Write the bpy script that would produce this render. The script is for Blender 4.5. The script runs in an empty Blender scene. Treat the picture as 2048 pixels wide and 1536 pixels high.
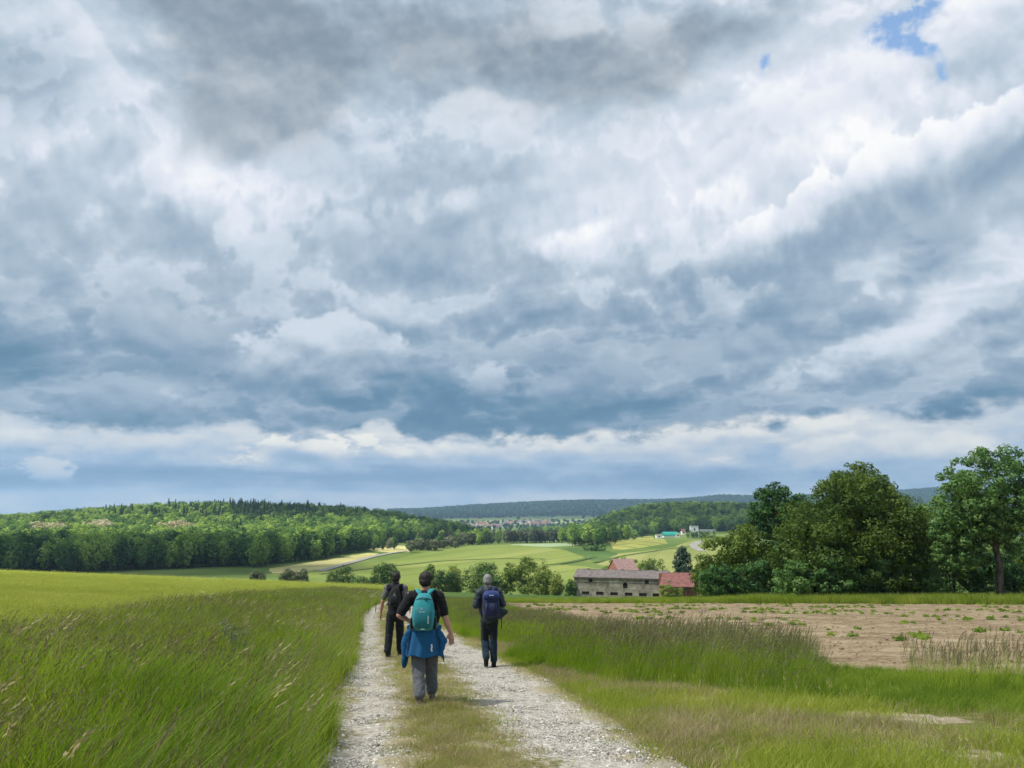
import bpy, bmesh, math, random
import numpy as np
from mathutils import Vector, Matrix, noise as mnoise

R = math.radians
scene = bpy.context.scene
COL = scene.collection

# ------------------------------------------------------------------ camera
CAM_F = 1539.0            # focal length in photo pixels (2048 wide)
PITCH = R(10.02)
cam_data = bpy.data.cameras.new('camera')
cam_data.sensor_width = 36.0
cam_data.lens = 36.0 * CAM_F / 2048.0
cam_data.clip_start = 0.1
cam_data.clip_end = 40000.0
cam = bpy.data.objects.new('camera', cam_data)
COL.objects.link(cam)
cam.location = (0, 0, 0)                      # ground under it is at -1.65
cam.rotation_euler = (R(90) + PITCH, 0, 0)
scene.camera = cam
scene.render.resolution_x, scene.render.resolution_y = 1024, 768

def ray(px, py):
    """world direction of a place in the photograph"""
    a, b = (px - 1024) / CAM_F, (768 - py) / CAM_F
    c, s = math.cos(PITCH), math.sin(PITCH)
    return np.array([a, c - b * s, s + b * c])

def at(px, py, Y):
    d = ray(px, py)
    return d * (Y / d[1])

def azel(px, py):
    d = ray(px, py); d = d / np.linalg.norm(d)
    return math.degrees(math.atan2(d[0], d[1])), math.degrees(math.asin(d[2]))

# ------------------------------------------------------------------ node helpers
class E:
    """a float socket with arithmetic, so that node formulas read as formulas"""
    def __init__(s, nt, sock): s.nt, s.s = nt, sock
    def op(s, o, *a, clamp=False):
        n = s.nt.nodes.new('ShaderNodeMath'); n.operation = o; n.use_clamp = clamp
        for i, v in enumerate((s,) + a):
            if isinstance(v, E): s.nt.links.new(v.s, n.inputs[i])
            else: n.inputs[i].default_value = v
        return E(s.nt, n.outputs[0])
    def __add__(s, o): return s.op('ADD', o)
    __radd__ = __add__
    def __sub__(s, o): return s.op('SUBTRACT', o)
    def __rsub__(s, o): return (s * -1.0) + o
    def __mul__(s, o): return s.op('MULTIPLY', o)
    __rmul__ = __mul__
    def __truediv__(s, o): return s.op('DIVIDE', o)
    def madd(s, a, b): return s.op('MULTIPLY_ADD', a, b)
    def sat(s): return s.op('ADD', 0.0, clamp=True)
    def max(s, o): return s.op('MAXIMUM', o)
    def min(s, o): return s.op('MINIMUM', o)
    def abs(s): return s.op('ABSOLUTE')
    def pow(s, o): return s.op('POWER', o)
    def exp(s): return s.op('EXPONENT')
    def step(s, lo, hi, a=0.0, b=1.0, smooth=True):
        n = s.nt.nodes.new('ShaderNodeMapRange')
        n.interpolation_type = 'SMOOTHSTEP' if smooth else 'LINEAR'
        n.clamp = True
        s.nt.links.new(s.s, n.inputs['Value'])
        for k, v in (('From Min', lo), ('From Max', hi), ('To Min', a), ('To Max', b)):
            if isinstance(v, E): s.nt.links.new(v.s, n.inputs[k])
            else: n.inputs[k].default_value = v
        return E(s.nt, n.outputs['Result'])
    def curve(s, pts):
        """piecewise curve through (x, y) points, y in 0..1, x in any range"""
        x0, x1 = pts[0][0], pts[-1][0]
        n = s.nt.nodes.new('ShaderNodeFloatCurve')
        t = s.step(x0, x1, smooth=False)
        s.nt.links.new(t.s, n.inputs['Value'])
        c = n.mapping.curves[0]
        P = [((x - x0) / (x1 - x0), y) for x, y in pts]
        c.points[0].location = P[0]; c.points[1].location = P[-1]
        for p in P[1:-1]: c.points.new(*p)
        n.mapping.update()
        return E(s.nt, n.outputs[0])
    def ramp(s, stops, mode='LINEAR'):
        n = s.nt.nodes.new('ShaderNodeValToRGB')
        cr = n.color_ramp; cr.interpolation = mode
        while len(cr.elements) < len(stops): cr.elements.new(0.5)
        for e, (p, c) in zip(cr.elements, stops):
            e.position = p; e.color = (c[0], c[1], c[2], 1)
        s.nt.links.new(s.s, n.inputs[0])
        return n.outputs[0]

def lerp(a, b, t): return t.madd(b - a, a) if isinstance(a, E) else t * (b - a) + a
def lin(r, g, b):
    f = lambda v: (v / 255 / 12.92) if v / 255 <= 0.04045 else ((v / 255 + 0.055) / 1.055) ** 2.4
    return (f(r), f(g), f(b))
def vec(nt, x, y, z=0.0):
    n = nt.nodes.new('ShaderNodeCombineXYZ')
    for i, v in enumerate((x, y, z)):
        if isinstance(v, E): nt.links.new(v.s, n.inputs[i])
        else: n.inputs[i].default_value = v
    return n.outputs[0]
def noise(nt, v, scale, detail=4, rough=0.55, dist=0.0, kind='FBM', lac=2.0, dims='3D'):
    n = nt.nodes.new('ShaderNodeTexNoise'); n.noise_dimensions = dims
    n.noise_type = kind; n.normalize = True
    if v is not None: nt.links.new(v, n.inputs['Vector'])
    n.inputs['Scale'].default_value = scale; n.inputs['Detail'].default_value = detail
    n.inputs['Roughness'].default_value = rough; n.inputs['Distortion'].default_value = dist
    n.inputs['Lacunarity'].default_value = lac
    return E(nt, n.outputs[0])
def mixc(nt, a, b, t):
    n = nt.nodes.new('ShaderNodeMix'); n.data_type = 'RGBA'
    for k, v in ((0, t), (6, a), (7, b)):
        if isinstance(v, E): nt.links.new(v.s, n.inputs[k])
        elif isinstance(v, bpy.types.NodeSocket): nt.links.new(v, n.inputs[k])
        elif k == 0: n.inputs[0].default_value = v
        else: n.inputs[k].default_value = (v[0], v[1], v[2], 1)
    return n.outputs[2]

# ------------------------------------------------------------------ sun, exposure
SUN_EL, SUN_AZ = R(56), R(-105)      # azimuth from +Y, negative to the left
SUN_DIR = Vector((math.sin(SUN_AZ) * math.cos(SUN_EL), math.cos(SUN_AZ) * math.cos(SUN_EL), math.sin(SUN_EL)))
sun_data = bpy.data.lights.new('sun', 'SUN')
sun_data.energy = 4.6
sun_data.angle = R(3.5)
sun_data.color = (1.0, 0.95, 0.86)
sun = bpy.data.objects.new('sun', sun_data)
COL.objects.link(sun)
sun.rotation_euler = SUN_DIR.to_track_quat('Z', 'Y').to_euler()
scene.view_settings.view_transform = 'Standard'
scene.view_settings.look = 'None'
scene.view_settings.gamma = 1.0
scene.view_settings.exposure = 0.5
scene.view_settings.use_curve_mapping = False
scene.cycles.max_bounces = 4
scene.cycles.use_adaptive_sampling = True
scene.cycles.adaptive_threshold = 0.02
scene.cycles.adaptive_min_samples = 16
scene.cycles.diffuse_bounces = 2
scene.cycles.glossy_bounces = 2
scene.cycles.transmission_bounces = 3
scene.cycles.transparent_max_bounces = 12
scene.cycles.volume_bounces = 0

# ------------------------------------------------------------------ sky: blue air and broken cloud layers
def build_sky():
    KN = 1.0
    w = bpy.data.worlds.new('World'); scene.world = w; w.use_nodes = True
    nt = w.node_tree; nt.nodes.clear()
    out = nt.nodes.new('ShaderNodeOutputWorld'); bg = nt.nodes.new('ShaderNodeBackground')
    bg.inputs['Strength'].default_value = 0.15
    nt.links.new(bg.outputs[0], out.inputs[0])
    sky = nt.nodes.new('ShaderNodeTexSky'); sky.sky_type = 'NISHITA'; sky.sun_disc = False
    sky.sun_elevation = SUN_EL; sky.sun_rotation = SUN_AZ % (2 * math.pi)
    sky.air_density = 1.3; sky.dust_density = 0.3; sky.ozone_density = 2.0
    tc = nt.nodes.new('ShaderNodeTexCoord')
    sep = nt.nodes.new('ShaderNodeSeparateXYZ'); nt.links.new(tc.outputs['Generated'], sep.inputs[0])
    x, y, z = (E(nt, sep.outputs[i]) for i in range(3))
    deg = 180 / math.pi
    az = x.op('ARCTAN2', y) * deg
    el = z.op('ARCSINE') * deg
    # position on a flat cloud deck; streets of cloud run along its first axis
    zz = z.max(0.0) + 0.10
    dx, dy = x / zz, y / zz
    ca, sa = math.cos(R(66)), math.sin(R(66))
    deck = vec(nt, (dy * ca - dx * sa) * 0.40, dx * ca + dy * sa, 0.0)
    # billows as seen from the side (heaped clouds near the horizon)
    squash = el.step(2, 30, 2.0, 1.25)
    pan = vec(nt, x, y, z * squash)
    pan_up = vec(nt, x + 0.003, y, (z + 0.011) * squash)
    n_big = noise(nt, deck, 0.9, 3, 0.5) - 0.5
    n_street = noise(nt, deck, 1.9, 6, 0.53) - 0.5
    n_b1 = noise(nt, pan, 8.0, 5, 0.50)
    n_b2 = noise(nt, pan_up, 8.0, 5, 0.50)
    emboss = n_b1 - n_b2                        # lit tops, dull bases
    n_b1 = n_b1 - 0.5
    heap = noise(nt, pan, 8.0, 5, 0.5, kind='RIDGED_MULTIFRACTAL')       # rounded heads with creases between
    heap_up = noise(nt, vec(nt, x + 0.002, y, (z + 0.009) * squash), 8.0, 5, 0.5, kind='RIDGED_MULTIFRACTAL')
    knobs = heap_up - heap
    puffn = noise(nt, pan, 15.0, 6, 0.58) - 0.5
    fine = noise(nt, pan, 42.0, 4, 0.55) - 0.5
    warp = noise(nt, pan, 4.5, 2, 0.5) - 0.5
    A, B = az + warp * 9.0, el + n_b1 * 7.0
    ab = (n_b1.madd(2.0, az), el)                # cleaner directions

    def mapped(a, b, cx, cy, rx, ry, rot):
        """place in a turned ellipse's own frame, and squared distance from its centre"""
        c = azel(cx, cy); sx, sy = 27.5 / rx, 27.5 / ry
        if rot:
            cr, sr = math.cos(R(rot)), math.sin(R(rot))
            p = a.madd(cr * sx, b.madd(sr * sx, -(c[0] * cr + c[1] * sr) * sx))
            q = a.madd(-sr * sy, b.madd(cr * sy, (c[0] * sr - c[1] * cr) * sy))
        else:
            p, q = a.madd(sx, -c[0] * sx), b.madd(sy, -c[1] * sy)
        return q, p.madd(p, q * q)
    def g(cx, cy, rx, ry, rot=0.0, ab_=None):
        """soft blob round a direction; centre and radii given in photo pixels"""
        d2 = mapped(*(ab_ or (A, B)), cx, cy, rx, ry, rot)[1]
        n = nt.nodes.new('ShaderNodeMath'); n.operation = 'POWER'
        n.inputs[0].default_value = math.exp(-1); nt.links.new(d2.s, n.inputs[1])
        return E(nt, n.outputs[0])
    def el_of(py): return azel(1024, py)[1]
    lobes = puffn * 2.6 + n_b1 * 2.0 + fine * 0.8 + 1.0
    small = puffn * 3.4 + fine * 2.6 + 0.95
    relief = emboss * 2.6 + puffn * 0.35 + knobs * (KN * 2.0) + 0.42
    def bank(bright, cx, cy, rx, ry, rot, lo, hi, soft=0.16, k=1.0, flat=True, lob=None, up=0.5, lift=0.0):
        """a heaped cloud: lobed upper outline, flat dull base, lit top"""
        q, d2 = mapped(*ab, cx, cy, rx, ry, rot)
        mask = ((lob or lobes) - d2).step(0.0, soft, 0.0, k)
        if flat: mask = mask * (q + puffn).step(-1.0, -0.05)
        return lerp(bright, q.madd(up, relief).step(-0.25 - lift, 1.0 - lift, lo, hi), mask)

    # ---- the deck above: brightness against elevation
    high = el.curve([(el_of(900), .51), (el_of(860), .525), (el_of(800), .56), (el_of(700), .605), (el_of(600), .655), (el_of(480), .685), (el_of(380), .70), (el_of(200), .715), (el_of(0), .72), (70, .74), (90, .73)])
    heaped = (n_b1 + n_big * .6).step(-0.12, 0.14)
    bright = high + n_street * 0.46 + emboss * 0.75 + puffn * 0.05 + n_big * 0.15 + n_b1 * 0.20 + knobs * KN * heaped + 0.035
    bright = bright + g(1250, 440, 420, 120, 14) * 0.13 + g(1700, 190, 330, 170, 10) * 0.13 + g(1950, 600, 260, 120, 10) * 0.13
    bright = bright + g(130, 110, 190, 170) * 0.07 + g(350, 330, 420, 90) * 0.05 - g(60, 720, 420, 110) * 0.05
    bright = bright - g(1250, 640, 500, 100, 8) * 0.06 - g(850, 850, 300, 60) * 0.07 - g(1350, 810, 420, 60, 3) * 0.05
    # nearer sheets of cloud: crisp lit rims, duller inside
    for a_, b_, c_, d_, k_ in ((1.0, 1.0, .55, .02, 1.0), (-.9, 1.1, .5, .06, .8)):
        sheet = n_street * a_ + n_b1 * b_ + puffn * c_ + emboss * 1.2 + fine * .12
        bright = bright + sheet.step(d_ - .02, d_ + .10) * sheet.step(d_, d_ + .26, .064 * k_, -.045 * k_)
    # the heavy grey mass overhead with its frayed lower edge
    m = g(400, 20, 190, 170) + g(560, 180, 150, 110) + g(900, 70, 330, 120) + g(1300, 110, 280, 85, 8)
    m = (m + n_street * 1.6 + puffn * 0.9).step(0.25, 1.0)
    tone = n_street * 0.55 + n_big * 0.5 + emboss * 0.8 + 0.63 + g(1190, -5, 260, 55) * 0.25
    bright = lerp(bright, tone, m * 0.88)
    bright = bank(bright, 1620, 205, 300, 90, 6, .76, 1.0, .8, .75)
    bright = bank(bright, 1995, 60, 150, 105, 10, .66, 1.0, .5, up=.7, lift=-.1)
    bright = bank(bright, 2000, 345, 150, 110, 20, .64, .93, .5, .8)
    bright = bank(bright, 1800, 385, 330, 100, 16, .56, 1.02, .22, up=.8, lift=-.22)
    bright = bank(bright, 1435, 330, 80, 34, 30, .72, .94, .5, .8)
    bright = bank(bright, 960, 250, 130, 70, 0, .74, .94, .8, .6)
    bright = bank(bright, 700, 470, 75, 50, 0, .66, .86, .5, .75)
    bright = bank(bright, 1200, 490, 230, 60, 6, .70, 1.06, .8, .85)
    bright = bank(bright, 980, 400, 190, 45, 12, .70, .94, .9, .6)
    bright = bank(bright, 640, 330, 110, 60, 0, .70, .86, .9, .6)
    bright = bank(bright, 285, 640, 70, 65, 0, .55, .73, .5, .8)
    bright = bank(bright, 420, 700, 170, 80, 0, .52, .68, .7, .6)
    bright = bank(bright, 640, 725, 178, 94, 6, .50, .84, .4, up=.75, lift=-.05)
    bright = bank(bright, 225, 815, 120, 56, 10, .50, .68, .4, .85, lob=small)
    bright = bank(bright, 978, 766, 66, 42, 0, .54, .78, .6, lob=small)
    bright = bank(bright, 1180, 770, 150, 50, 10, .48, .68, .5, .8)
    bright = bank(bright, 1450, 700, 190, 45, 14, .56, .70, .7, .7)
    bright = bank(bright, 1790, 705, 240, 55, 8, .60, .92, .9, .8)
    # ---- under the deck's flat base: bright far air with small heaped clouds
    X = lambda p: azel(p, 900)[0]
    edge = az.curve([(-60, .30), (X(0), .30), (X(440), .33), (X(480), .50), (X(530), .24), (X(700), .24), (X(765), .46), (X(815), .16), (X(1000), .22), (X(1500), .38), (X(2048), .56), (60, .56)])
    e = edge * 4.0 + (el_of(880) - 0.75)
    under = (e - el + n_b1 * 3.4 + puffn * 4.0).step(-0.45, 0.55)
    low = el.curve([(-4, .72), (el_of(1020), .80), (el_of(1003), .80), (el_of(985), .73), (el_of(962), .665), (el_of(940), .70), (el_of(912), .79), (el_of(880), .85), (el_of(840), .83), (el_of(780), .84), (30, .84)])
    st = noise(nt, vec(nt, az * 0.045, el * 0.55, 3.0), 1.6, 5, 0.55) - 0.5
    low = low + st * 0.36 + emboss * 0.6 - g(100, 960, 420, 50) * 0.05 + puffn * 0.12
    low = bank(low, 610, 908, 190, 40, 3, .66, 1.06, .4, lob=small)
    low = bank(low, 300, 900, 190, 46, 0, .64, .90, .5, lob=small)
    low = bank(low, 100, 948, 66, 28, 0, .68, .86, .7, lob=small)
    low = bank(low, 1250, 885, 430, 38, 3, .72, 1.04, .6, .8)
    low = bank(low, 1780, 900, 300, 40, 4, .70, .98, .6, .8)
    bright = bright.max(0.38).min(1.06)
    low = low.max(0.45).min(1.06)
    c_high = (bright * 0.9).ramp([(0.30, lin(84, 122, 152)), (0.42, lin(102, 138, 165)), (0.54, lin(146, 168, 189)), (0.63, lin(174, 191, 207)), (0.72, lin(205, 216, 228)), (0.82, lin(230, 235, 245)), (0.92, lin(255, 255, 255))])
    grey = (bright * 0.9).ramp([(0.30, lin(104, 116, 126)), (0.54, lin(140, 150, 160)), (0.63, lin(168, 176, 184)), (0.75, lin(208, 212, 216)), (0.92, lin(254, 254, 255))])
    c_high = mixc(nt, c_high, grey, m * 0.65)
    c_low = (low * 0.9).ramp([(0.40, lin(104, 140, 174)), (0.56, lin(136, 165, 197)), (0.66, lin(170, 192, 216)), (0.76, lin(206, 214, 222)), (0.86, lin(238, 238, 234)), (0.95, lin(255, 252, 240))])
    cloud = mixc(nt, c_high, c_low, under)
    # ---- the few holes to the blue
    hole = g(1790, 52, 62, 40, 0, ab) + g(1850, 97, 38, 15, -25, ab) + g(1850, 2, 52, 22, 30, ab) * .9 + g(1530, 130, 16, 30, 0, ab) * 0.95 + g(1885, 152, 12, 24, 0, ab) * 0.95 + g(1190, 418, 11, 17, 0, ab) * 0.7
    hole = (hole * 0.88 * (puffn * 4.5 + fine * 4.5 + 1.0)).step(0.18, 1.2)
    scale = nt.nodes.new('ShaderNodeMix'); scale.data_type = 'RGBA'; scale.blend_type = 'MULTIPLY'
    k = 1 / 0.15 * 2 ** -scene.view_settings.exposure      # the picture is exposed a little up
    scale.inputs[0].default_value = 1.0; nt.links.new(cloud, scale.inputs[6]); scale.inputs[7].default_value = (k, k, k, 1)
    final = mixc(nt, scale.outputs[2], sky.outputs[0], hole)
    nt.links.new(final, bg.inputs['Color'])
    w.cycles.sampling_method = 'NONE'      # the cloud light is so even that chance rays find it just as well
build_sky()

# ------------------------------------------------------------------ mesh helpers
def sp(t, k): return k * np.logaddexp(0, np.asarray(t, float) / k)
def sstep(a, b, t):
    t = np.clip((np.asarray(t, float) - a) / (b - a), 0, 1); return t * t * (3 - 2 * t)
def mesh_np(name, V, F, mats=(), smooth=False, attrs=None, fmat=None, normals=None):
    """mesh from numpy arrays; F is (n,3) or (n,4)"""
    V = np.asarray(V, np.float32); F = np.asarray(F, np.int32)
    me = bpy.data.meshes.new(name)
    me.vertices.add(len(V)); me.vertices.foreach_set('co', V.ravel())
    n, k = F.shape
    me.loops.add(n * k); me.loops.foreach_set('vertex_index', F.ravel())
    me.polygons.add(n)
    me.polygons.foreach_set('loop_start', np.arange(0, n * k, k, dtype=np.int32))
    me.polygons.foreach_set('loop_total', np.full(n, k, np.int32))
    if smooth: me.polygons.foreach_set('use_smooth', np.ones(n, bool))
    for m in mats: me.materials.append(m)
    if fmat is not None: me.polygons.foreach_set('material_index', np.asarray(fmat, np.int32))
    for a, v in (attrs or {}).items():
        at_ = me.attributes.new(a, 'FLOAT', 'POINT'); at_.data.foreach_set('value', np.asarray(v, np.float32))
    me.update(calc_edges=True)
    if normals is not None: me.normals_split_custom_set_from_vertices(np.asarray(normals, np.float32))
    return me
def link(name, me, parent=None, loc=None, rot=None):
    o = bpy.data.objects.new(name, me); COL.objects.link(o)
    if parent is not None: o.parent = parent
    if loc is not None: o.location = loc
    if rot is not None: o.rotation_euler = rot
    return o
def tag(o, label=None, cat=None, group=None, kind=None):
    for k, v in (('label', label), ('category', cat), ('group', group), ('kind', kind)):
        if v: o[k] = v
    return o
def empty(name, loc=(0, 0, 0), rz=0.0):
    o = bpy.data.objects.new(name, None); COL.objects.link(o)
    o.location = loc; o.rotation_euler = (0, 0, rz); o.empty_display_size = 0.3
    return o
class MB:
    """collects simple solids, builds them as one mesh"""
    def __init__(s): s.v, s.f = [], []
    def add(s, V, F):
        b = len(s.v); s.v += [tuple(map(float, p)) for p in V]; s.f += [tuple(i + b for i in f) for f in F]; return s
    def box(s, x0, x1, y0, y1, z0, z1):
        V = [(x0, y0, z0), (x1, y0, z0), (x1, y1, z0), (x0, y1, z0), (x0, y0, z1), (x1, y0, z1), (x1, y1, z1), (x0, y1, z1)]
        return s.add(V, [(0, 3, 2, 1), (4, 5, 6, 7), (0, 1, 5, 4), (1, 2, 6, 5), (2, 3, 7, 6), (3, 0, 4, 7)])
    def tube(s, pts, rad, n=7, cap=True):
        pts = [np.array(p, float) for p in pts]; b = []
        for i, p in enumerate(pts):
            t = pts[min(i + 1, len(pts) - 1)] - pts[max(i - 1, 0)]; t /= np.linalg.norm(t) + 1e-9
            u = np.cross(t, (0.3, 0.95, 0.1) if abs(t[2]) > .8 else (0, 0, 1)); u /= np.linalg.norm(u); w = np.cross(t, u)
            r = rad[i] if hasattr(rad, '__len__') else rad
            b += [p + r * (math.cos(2 * math.pi * k / n) * u + math.sin(2 * math.pi * k / n) * w) for k in range(n)]
        F = [(i * n + k, i * n + (k + 1) % n, (i + 1) * n + (k + 1) % n, (i + 1) * n + k) for i in range(len(pts) - 1) for k in range(n)]
        if cap: F += [tuple(range(n))[::-1], tuple(range((len(pts) - 1) * n, len(pts) * n))]
        return s.add(b, F)
    def mesh(s, name, mats=(), smooth=False):
        me = bpy.data.meshes.new(name); me.from_pydata(s.v, [], s.f); me.update()
        for m in (mats if isinstance(mats, (list, tuple)) else [mats]): me.materials.append(m)
        if smooth: me.polygons.foreach_set('use_smooth', [True] * len(me.polygons))
        return me
    def build(s, name, mat, parent=None, smooth=False, loc=None, rot=None):
        return link(name, s.mesh(name, mat, smooth), parent, loc, rot)

# ------------------------------------------------------------------ materials
def new_mat(name):
    m = bpy.data.materials.new(name); m.use_nodes = True
    nt = m.node_tree; nt.nodes.clear()
    out = nt.nodes.new('ShaderNodeOutputMaterial')
    return m, nt, out
def principled(nt, out, color, rough=0.85, spec=0.2, bump=None, bump_d=0.02, bump_s=0.6):
    b = nt.nodes.new('ShaderNodeBsdfPrincipled')
    if isinstance(color, bpy.types.NodeSocket): nt.links.new(color, b.inputs['Base Color'])
    else: b.inputs['Base Color'].default_value = (*color, 1)
    b.inputs['Roughness'].default_value = rough; b.inputs['Specular IOR Level'].default_value = spec
    if bump is not None:
        bn = nt.nodes.new('ShaderNodeBump'); bn.inputs['Strength'].default_value = bump_s; bn.inputs['Distance'].default_value = bump_d
        nt.links.new(bump.s, bn.inputs['Height']); nt.links.new(bn.outputs[0], b.inputs['Normal'])
    nt.links.new(b.outputs[0], out.inputs[0]); return b
def wpos(nt):
    g_ = nt.nodes.new('ShaderNodeNewGeometry'); return g_.outputs['Position']
def opos(nt):
    g_ = nt.nodes.new('ShaderNodeTexCoord'); return g_.outputs['Object']
def attr(nt, name, kind='GEOMETRY'):
    a = nt.nodes.new('ShaderNodeAttribute'); a.attribute_name = name; a.attribute_type = kind; return E(nt, a.outputs['Fac'])
def orand(nt):
    n = nt.nodes.new('ShaderNodeObjectInfo'); return E(nt, n.outputs['Random'])
def noise_mat(name, stops, scale, detail=5, rough=0.6, spec=0.15, bump=0.0, bscale=None, local=False, stretch=None, rgh=0.9, scale2=None, k2=0.5):
    m, nt, out = new_mat(name)
    v = opos(nt) if local else wpos(nt)
    if stretch:
        mp = nt.nodes.new('ShaderNodeMapping'); nt.links.new(v, mp.inputs[0])
        mp.inputs['Rotation'].default_value = (0, 0, stretch[2] if len(stretch) > 2 else 0)
        mp.inputs['Scale'].default_value = (stretch[0], stretch[1], stretch[1]); v = mp.outputs[0]
    t = noise(nt, v, scale, detail, rough)
    if scale2: t = lerp(t, noise(nt, v, scale2, 4, 0.6), E(nt, val(nt, k2)))
    t = (t - 0.5) * 1.7 + 0.5
    c = t.ramp(stops)
    bp = None
    if bump: bp = noise(nt, v, bscale or scale * 4, 4, 0.65)
    principled(nt, out, c, rgh, spec, bp, bump, 1.0)
    return m
def val(nt, x):
    n = nt.nodes.new('ShaderNodeValue'); n.outputs[0].default_value = x; return n.outputs[0]
def plain(name, rgb, rough=0.8, spec=0.2, var=0.12, scale=6.0, bump=0.0):
    m, nt, out = new_mat(name)
    t = noise(nt, opos(nt), scale, 4, 0.6)
    c = t.ramp([(0.25, tuple(v * (1 - var) for v in rgb)), (0.75, tuple(min(1, v * (1 + var)) for v in rgb))])
    principled(nt, out, c, rough, spec, noise(nt, opos(nt), scale * 3, 3, .6) if bump else None, bump or .01)
    return m

# ------------------------------------------------------------------ lie of the land
_RX = np.array([-3500, -1200, -590, -200, 236, 487, 860, 1110, 1330, 1640, 2000, 2420, 2730, 3200, 4500], float)
_RY = np.array([1025, 1022, 1020, 1012, 1005, 1003, 1003, 1000, 993, 996, 992, 985, 978, 984, 1000], float)
def height(x, y):
    x = np.asarray(x, float); y = np.maximum(np.asarray(y, float), -60.0)
    hill = -1.65 - 0.082 * y + 0.036 * sp(-x - 2.0, 3.0)
    yc = np.interp(x, [-150, -20, 6, 20, 40, 90], [228, 196, 168, 122, 112, 112])
    hill = hill - 0.085 * sp(y - yc, 9.0)
    v = -25.0 + 0 * x
    v = v + 3.0 * np.exp(-((x - 33) / 45) ** 2 - ((y - 232) / 30) ** 2)
    v = v + 5.0 * np.exp(-((x + 5) / 120) ** 2 - ((y - 620) / 120) ** 2)
    v = v + 7.0 * np.exp(-((x - 135) / 75) ** 2 - ((y - 700) / 90) ** 2)
    v = v + 4.0 * np.exp(-((x - 260) / 130) ** 2 - ((y - 950) / 160) ** 2)
    side = np.where(x < -300, np.exp(-((x + 300) / 360.0) ** 2), np.exp(-(np.abs(x + 300) / 200.0) ** 4))
    v = v + 27.5 * side * np.exp(-((y - 960) / 235) ** 2)
    v = v + 2.5 * np.sin(x / 70 + 1) * np.exp(-((y - 900) / 260) ** 2) * sstep(-60, -150, x)
    side = np.where(x < 300, np.exp(-(np.abs(x - 300) / 155.0) ** 4), np.exp(-((x - 300) / 700.0) ** 2))
    v = v + 36.0 * side * np.exp(-((y - 1270) / 210) ** 2)
    v = v + 26.0 * sstep(2100, 3500, y)
    zc = (1040 - np.interp(x * 4900 / np.maximum(y, 900), _RX, _RY)) / CAM_F * 4900 - 14
    far = sstep(3300, 4900, y) * sstep(9000, 5600, y)
    bumps = 8 * np.sin(x / 260 + 1.3) * np.cos(y / 330 + x / 500)
    v = v + far * (zc - 1.0 + bumps * np.sin(np.pi * sstep(3300, 4900, y)))
    return np.where(np.abs(hill - v) < 60, 0.5 * (hill + v + np.sqrt((hill - v) ** 2 + 1.2)), np.maximum(hill, v))
def H(x, y): return float(height(x, y))
def ground(px, py, lo=3.0, hi=5200.0, off=0.0):
    """where the line of sight through a place in the photograph meets the land"""
    d = ray(px, py); d = d / d[1]
    t = np.geomspace(lo, hi, 6000)
    h = d[2] * t - height(d[0] * t, t) - off
    i = np.argmax(h < 0)
    if h[i] >= 0: i = len(t) - 1
    a, b = t[max(i - 1, 0)], t[i]
    for _ in range(30):
        m = (a + b) / 2
        if d[2] * m - H(d[0] * m, m) - off < 0: b = m
        else: a = m
    return np.array([d[0] * b, b, H(d[0] * b, b)])

# farm track edges (x against y)
PL_Y = [-20, 0, 6.9, 10.9, 22, 36, 52, 100, 150, 200, 270]
PL_X = [3.0, -0.5, -1.75, -2.45, -4.4, -6.9, -9.3, -13.9, -17.2, -19.6, -20.4]
PR_Y = [-20, 0, 6.9, 9.6, 13.8, 19, 28.6, 52, 100, 150, 200, 270]
PR_X = [6.3, 2.7, 1.64, 1.27, 0.66, -0.4, -2.3, -6.3, -10.9, -14.2, -16.6, -17.4]
def track_l(y): return np.interp(y, PL_Y, PL_X)
def track_r(y): return np.interp(y, PR_Y, PR_X)

# ------------------------------------------------------------------ ground sheet
def build_ground():
    a = np.concatenate([np.linspace(-180, -46, 40)[:-1], np.linspace(-46, 46, 460), np.linspace(46, 180, 40)[1:]])
    a = np.radians(a)
    r = np.concatenate([[0.4], np.geomspace(1.2, 7500, 330)])
    A, Rr = np.meshgrid(a, r)
    X, Y = Rr * np.sin(A), Rr * np.cos(A)
    V = np.stack([X, Y, height(X, Y)], -1).reshape(-1, 3)
    n, m = len(r), len(a)
    i, j = np.meshgrid(np.arange(n - 1), np.arange(m - 1), indexing='ij')
    q = i * m + j
    F = np.stack([q, q + m, q + m + 1, q + 1], -1).reshape(-1, 4)[:, ::-1]
    mat, nt, out = new_mat('meadow ground')
    p = wpos(nt)
    n1 = noise(nt, p, 0.5, 5, .6); n2 = noise(nt, p, 6.0, 5, .65)
    far = noise(nt, p, 0.012, 4, .5)
    t = (n1 - .5) * 1.3 + (n2 - .5) * 1.0 + 0.5
    near_c = t.ramp([(0.2, (.085, .075, .035)), (0.42, (.11, .125, .03)), (0.6, (.15, .155, .045)), (0.8, (.30, .255, .14))])
    far_c = ((far - .5) * 2 + .5).ramp([(0.25, (.075, .125, .026)), (0.5, (.105, .155, .034)), (0.75, (.15, .19, .052))])
    sepn = nt.nodes.new('ShaderNodeSeparateXYZ'); nt.links.new(p, sepn.inputs[0])
    k = E(nt, sepn.outputs[1]).step(160, 230)
    wood = E(nt, sepn.outputs[1]).step(3300, 3900)  # far ground turns darker here, cloud shade put into its colour
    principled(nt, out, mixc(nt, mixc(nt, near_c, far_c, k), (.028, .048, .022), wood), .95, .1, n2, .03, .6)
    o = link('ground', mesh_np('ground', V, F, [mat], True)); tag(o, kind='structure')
    return o
build_ground()

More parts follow.
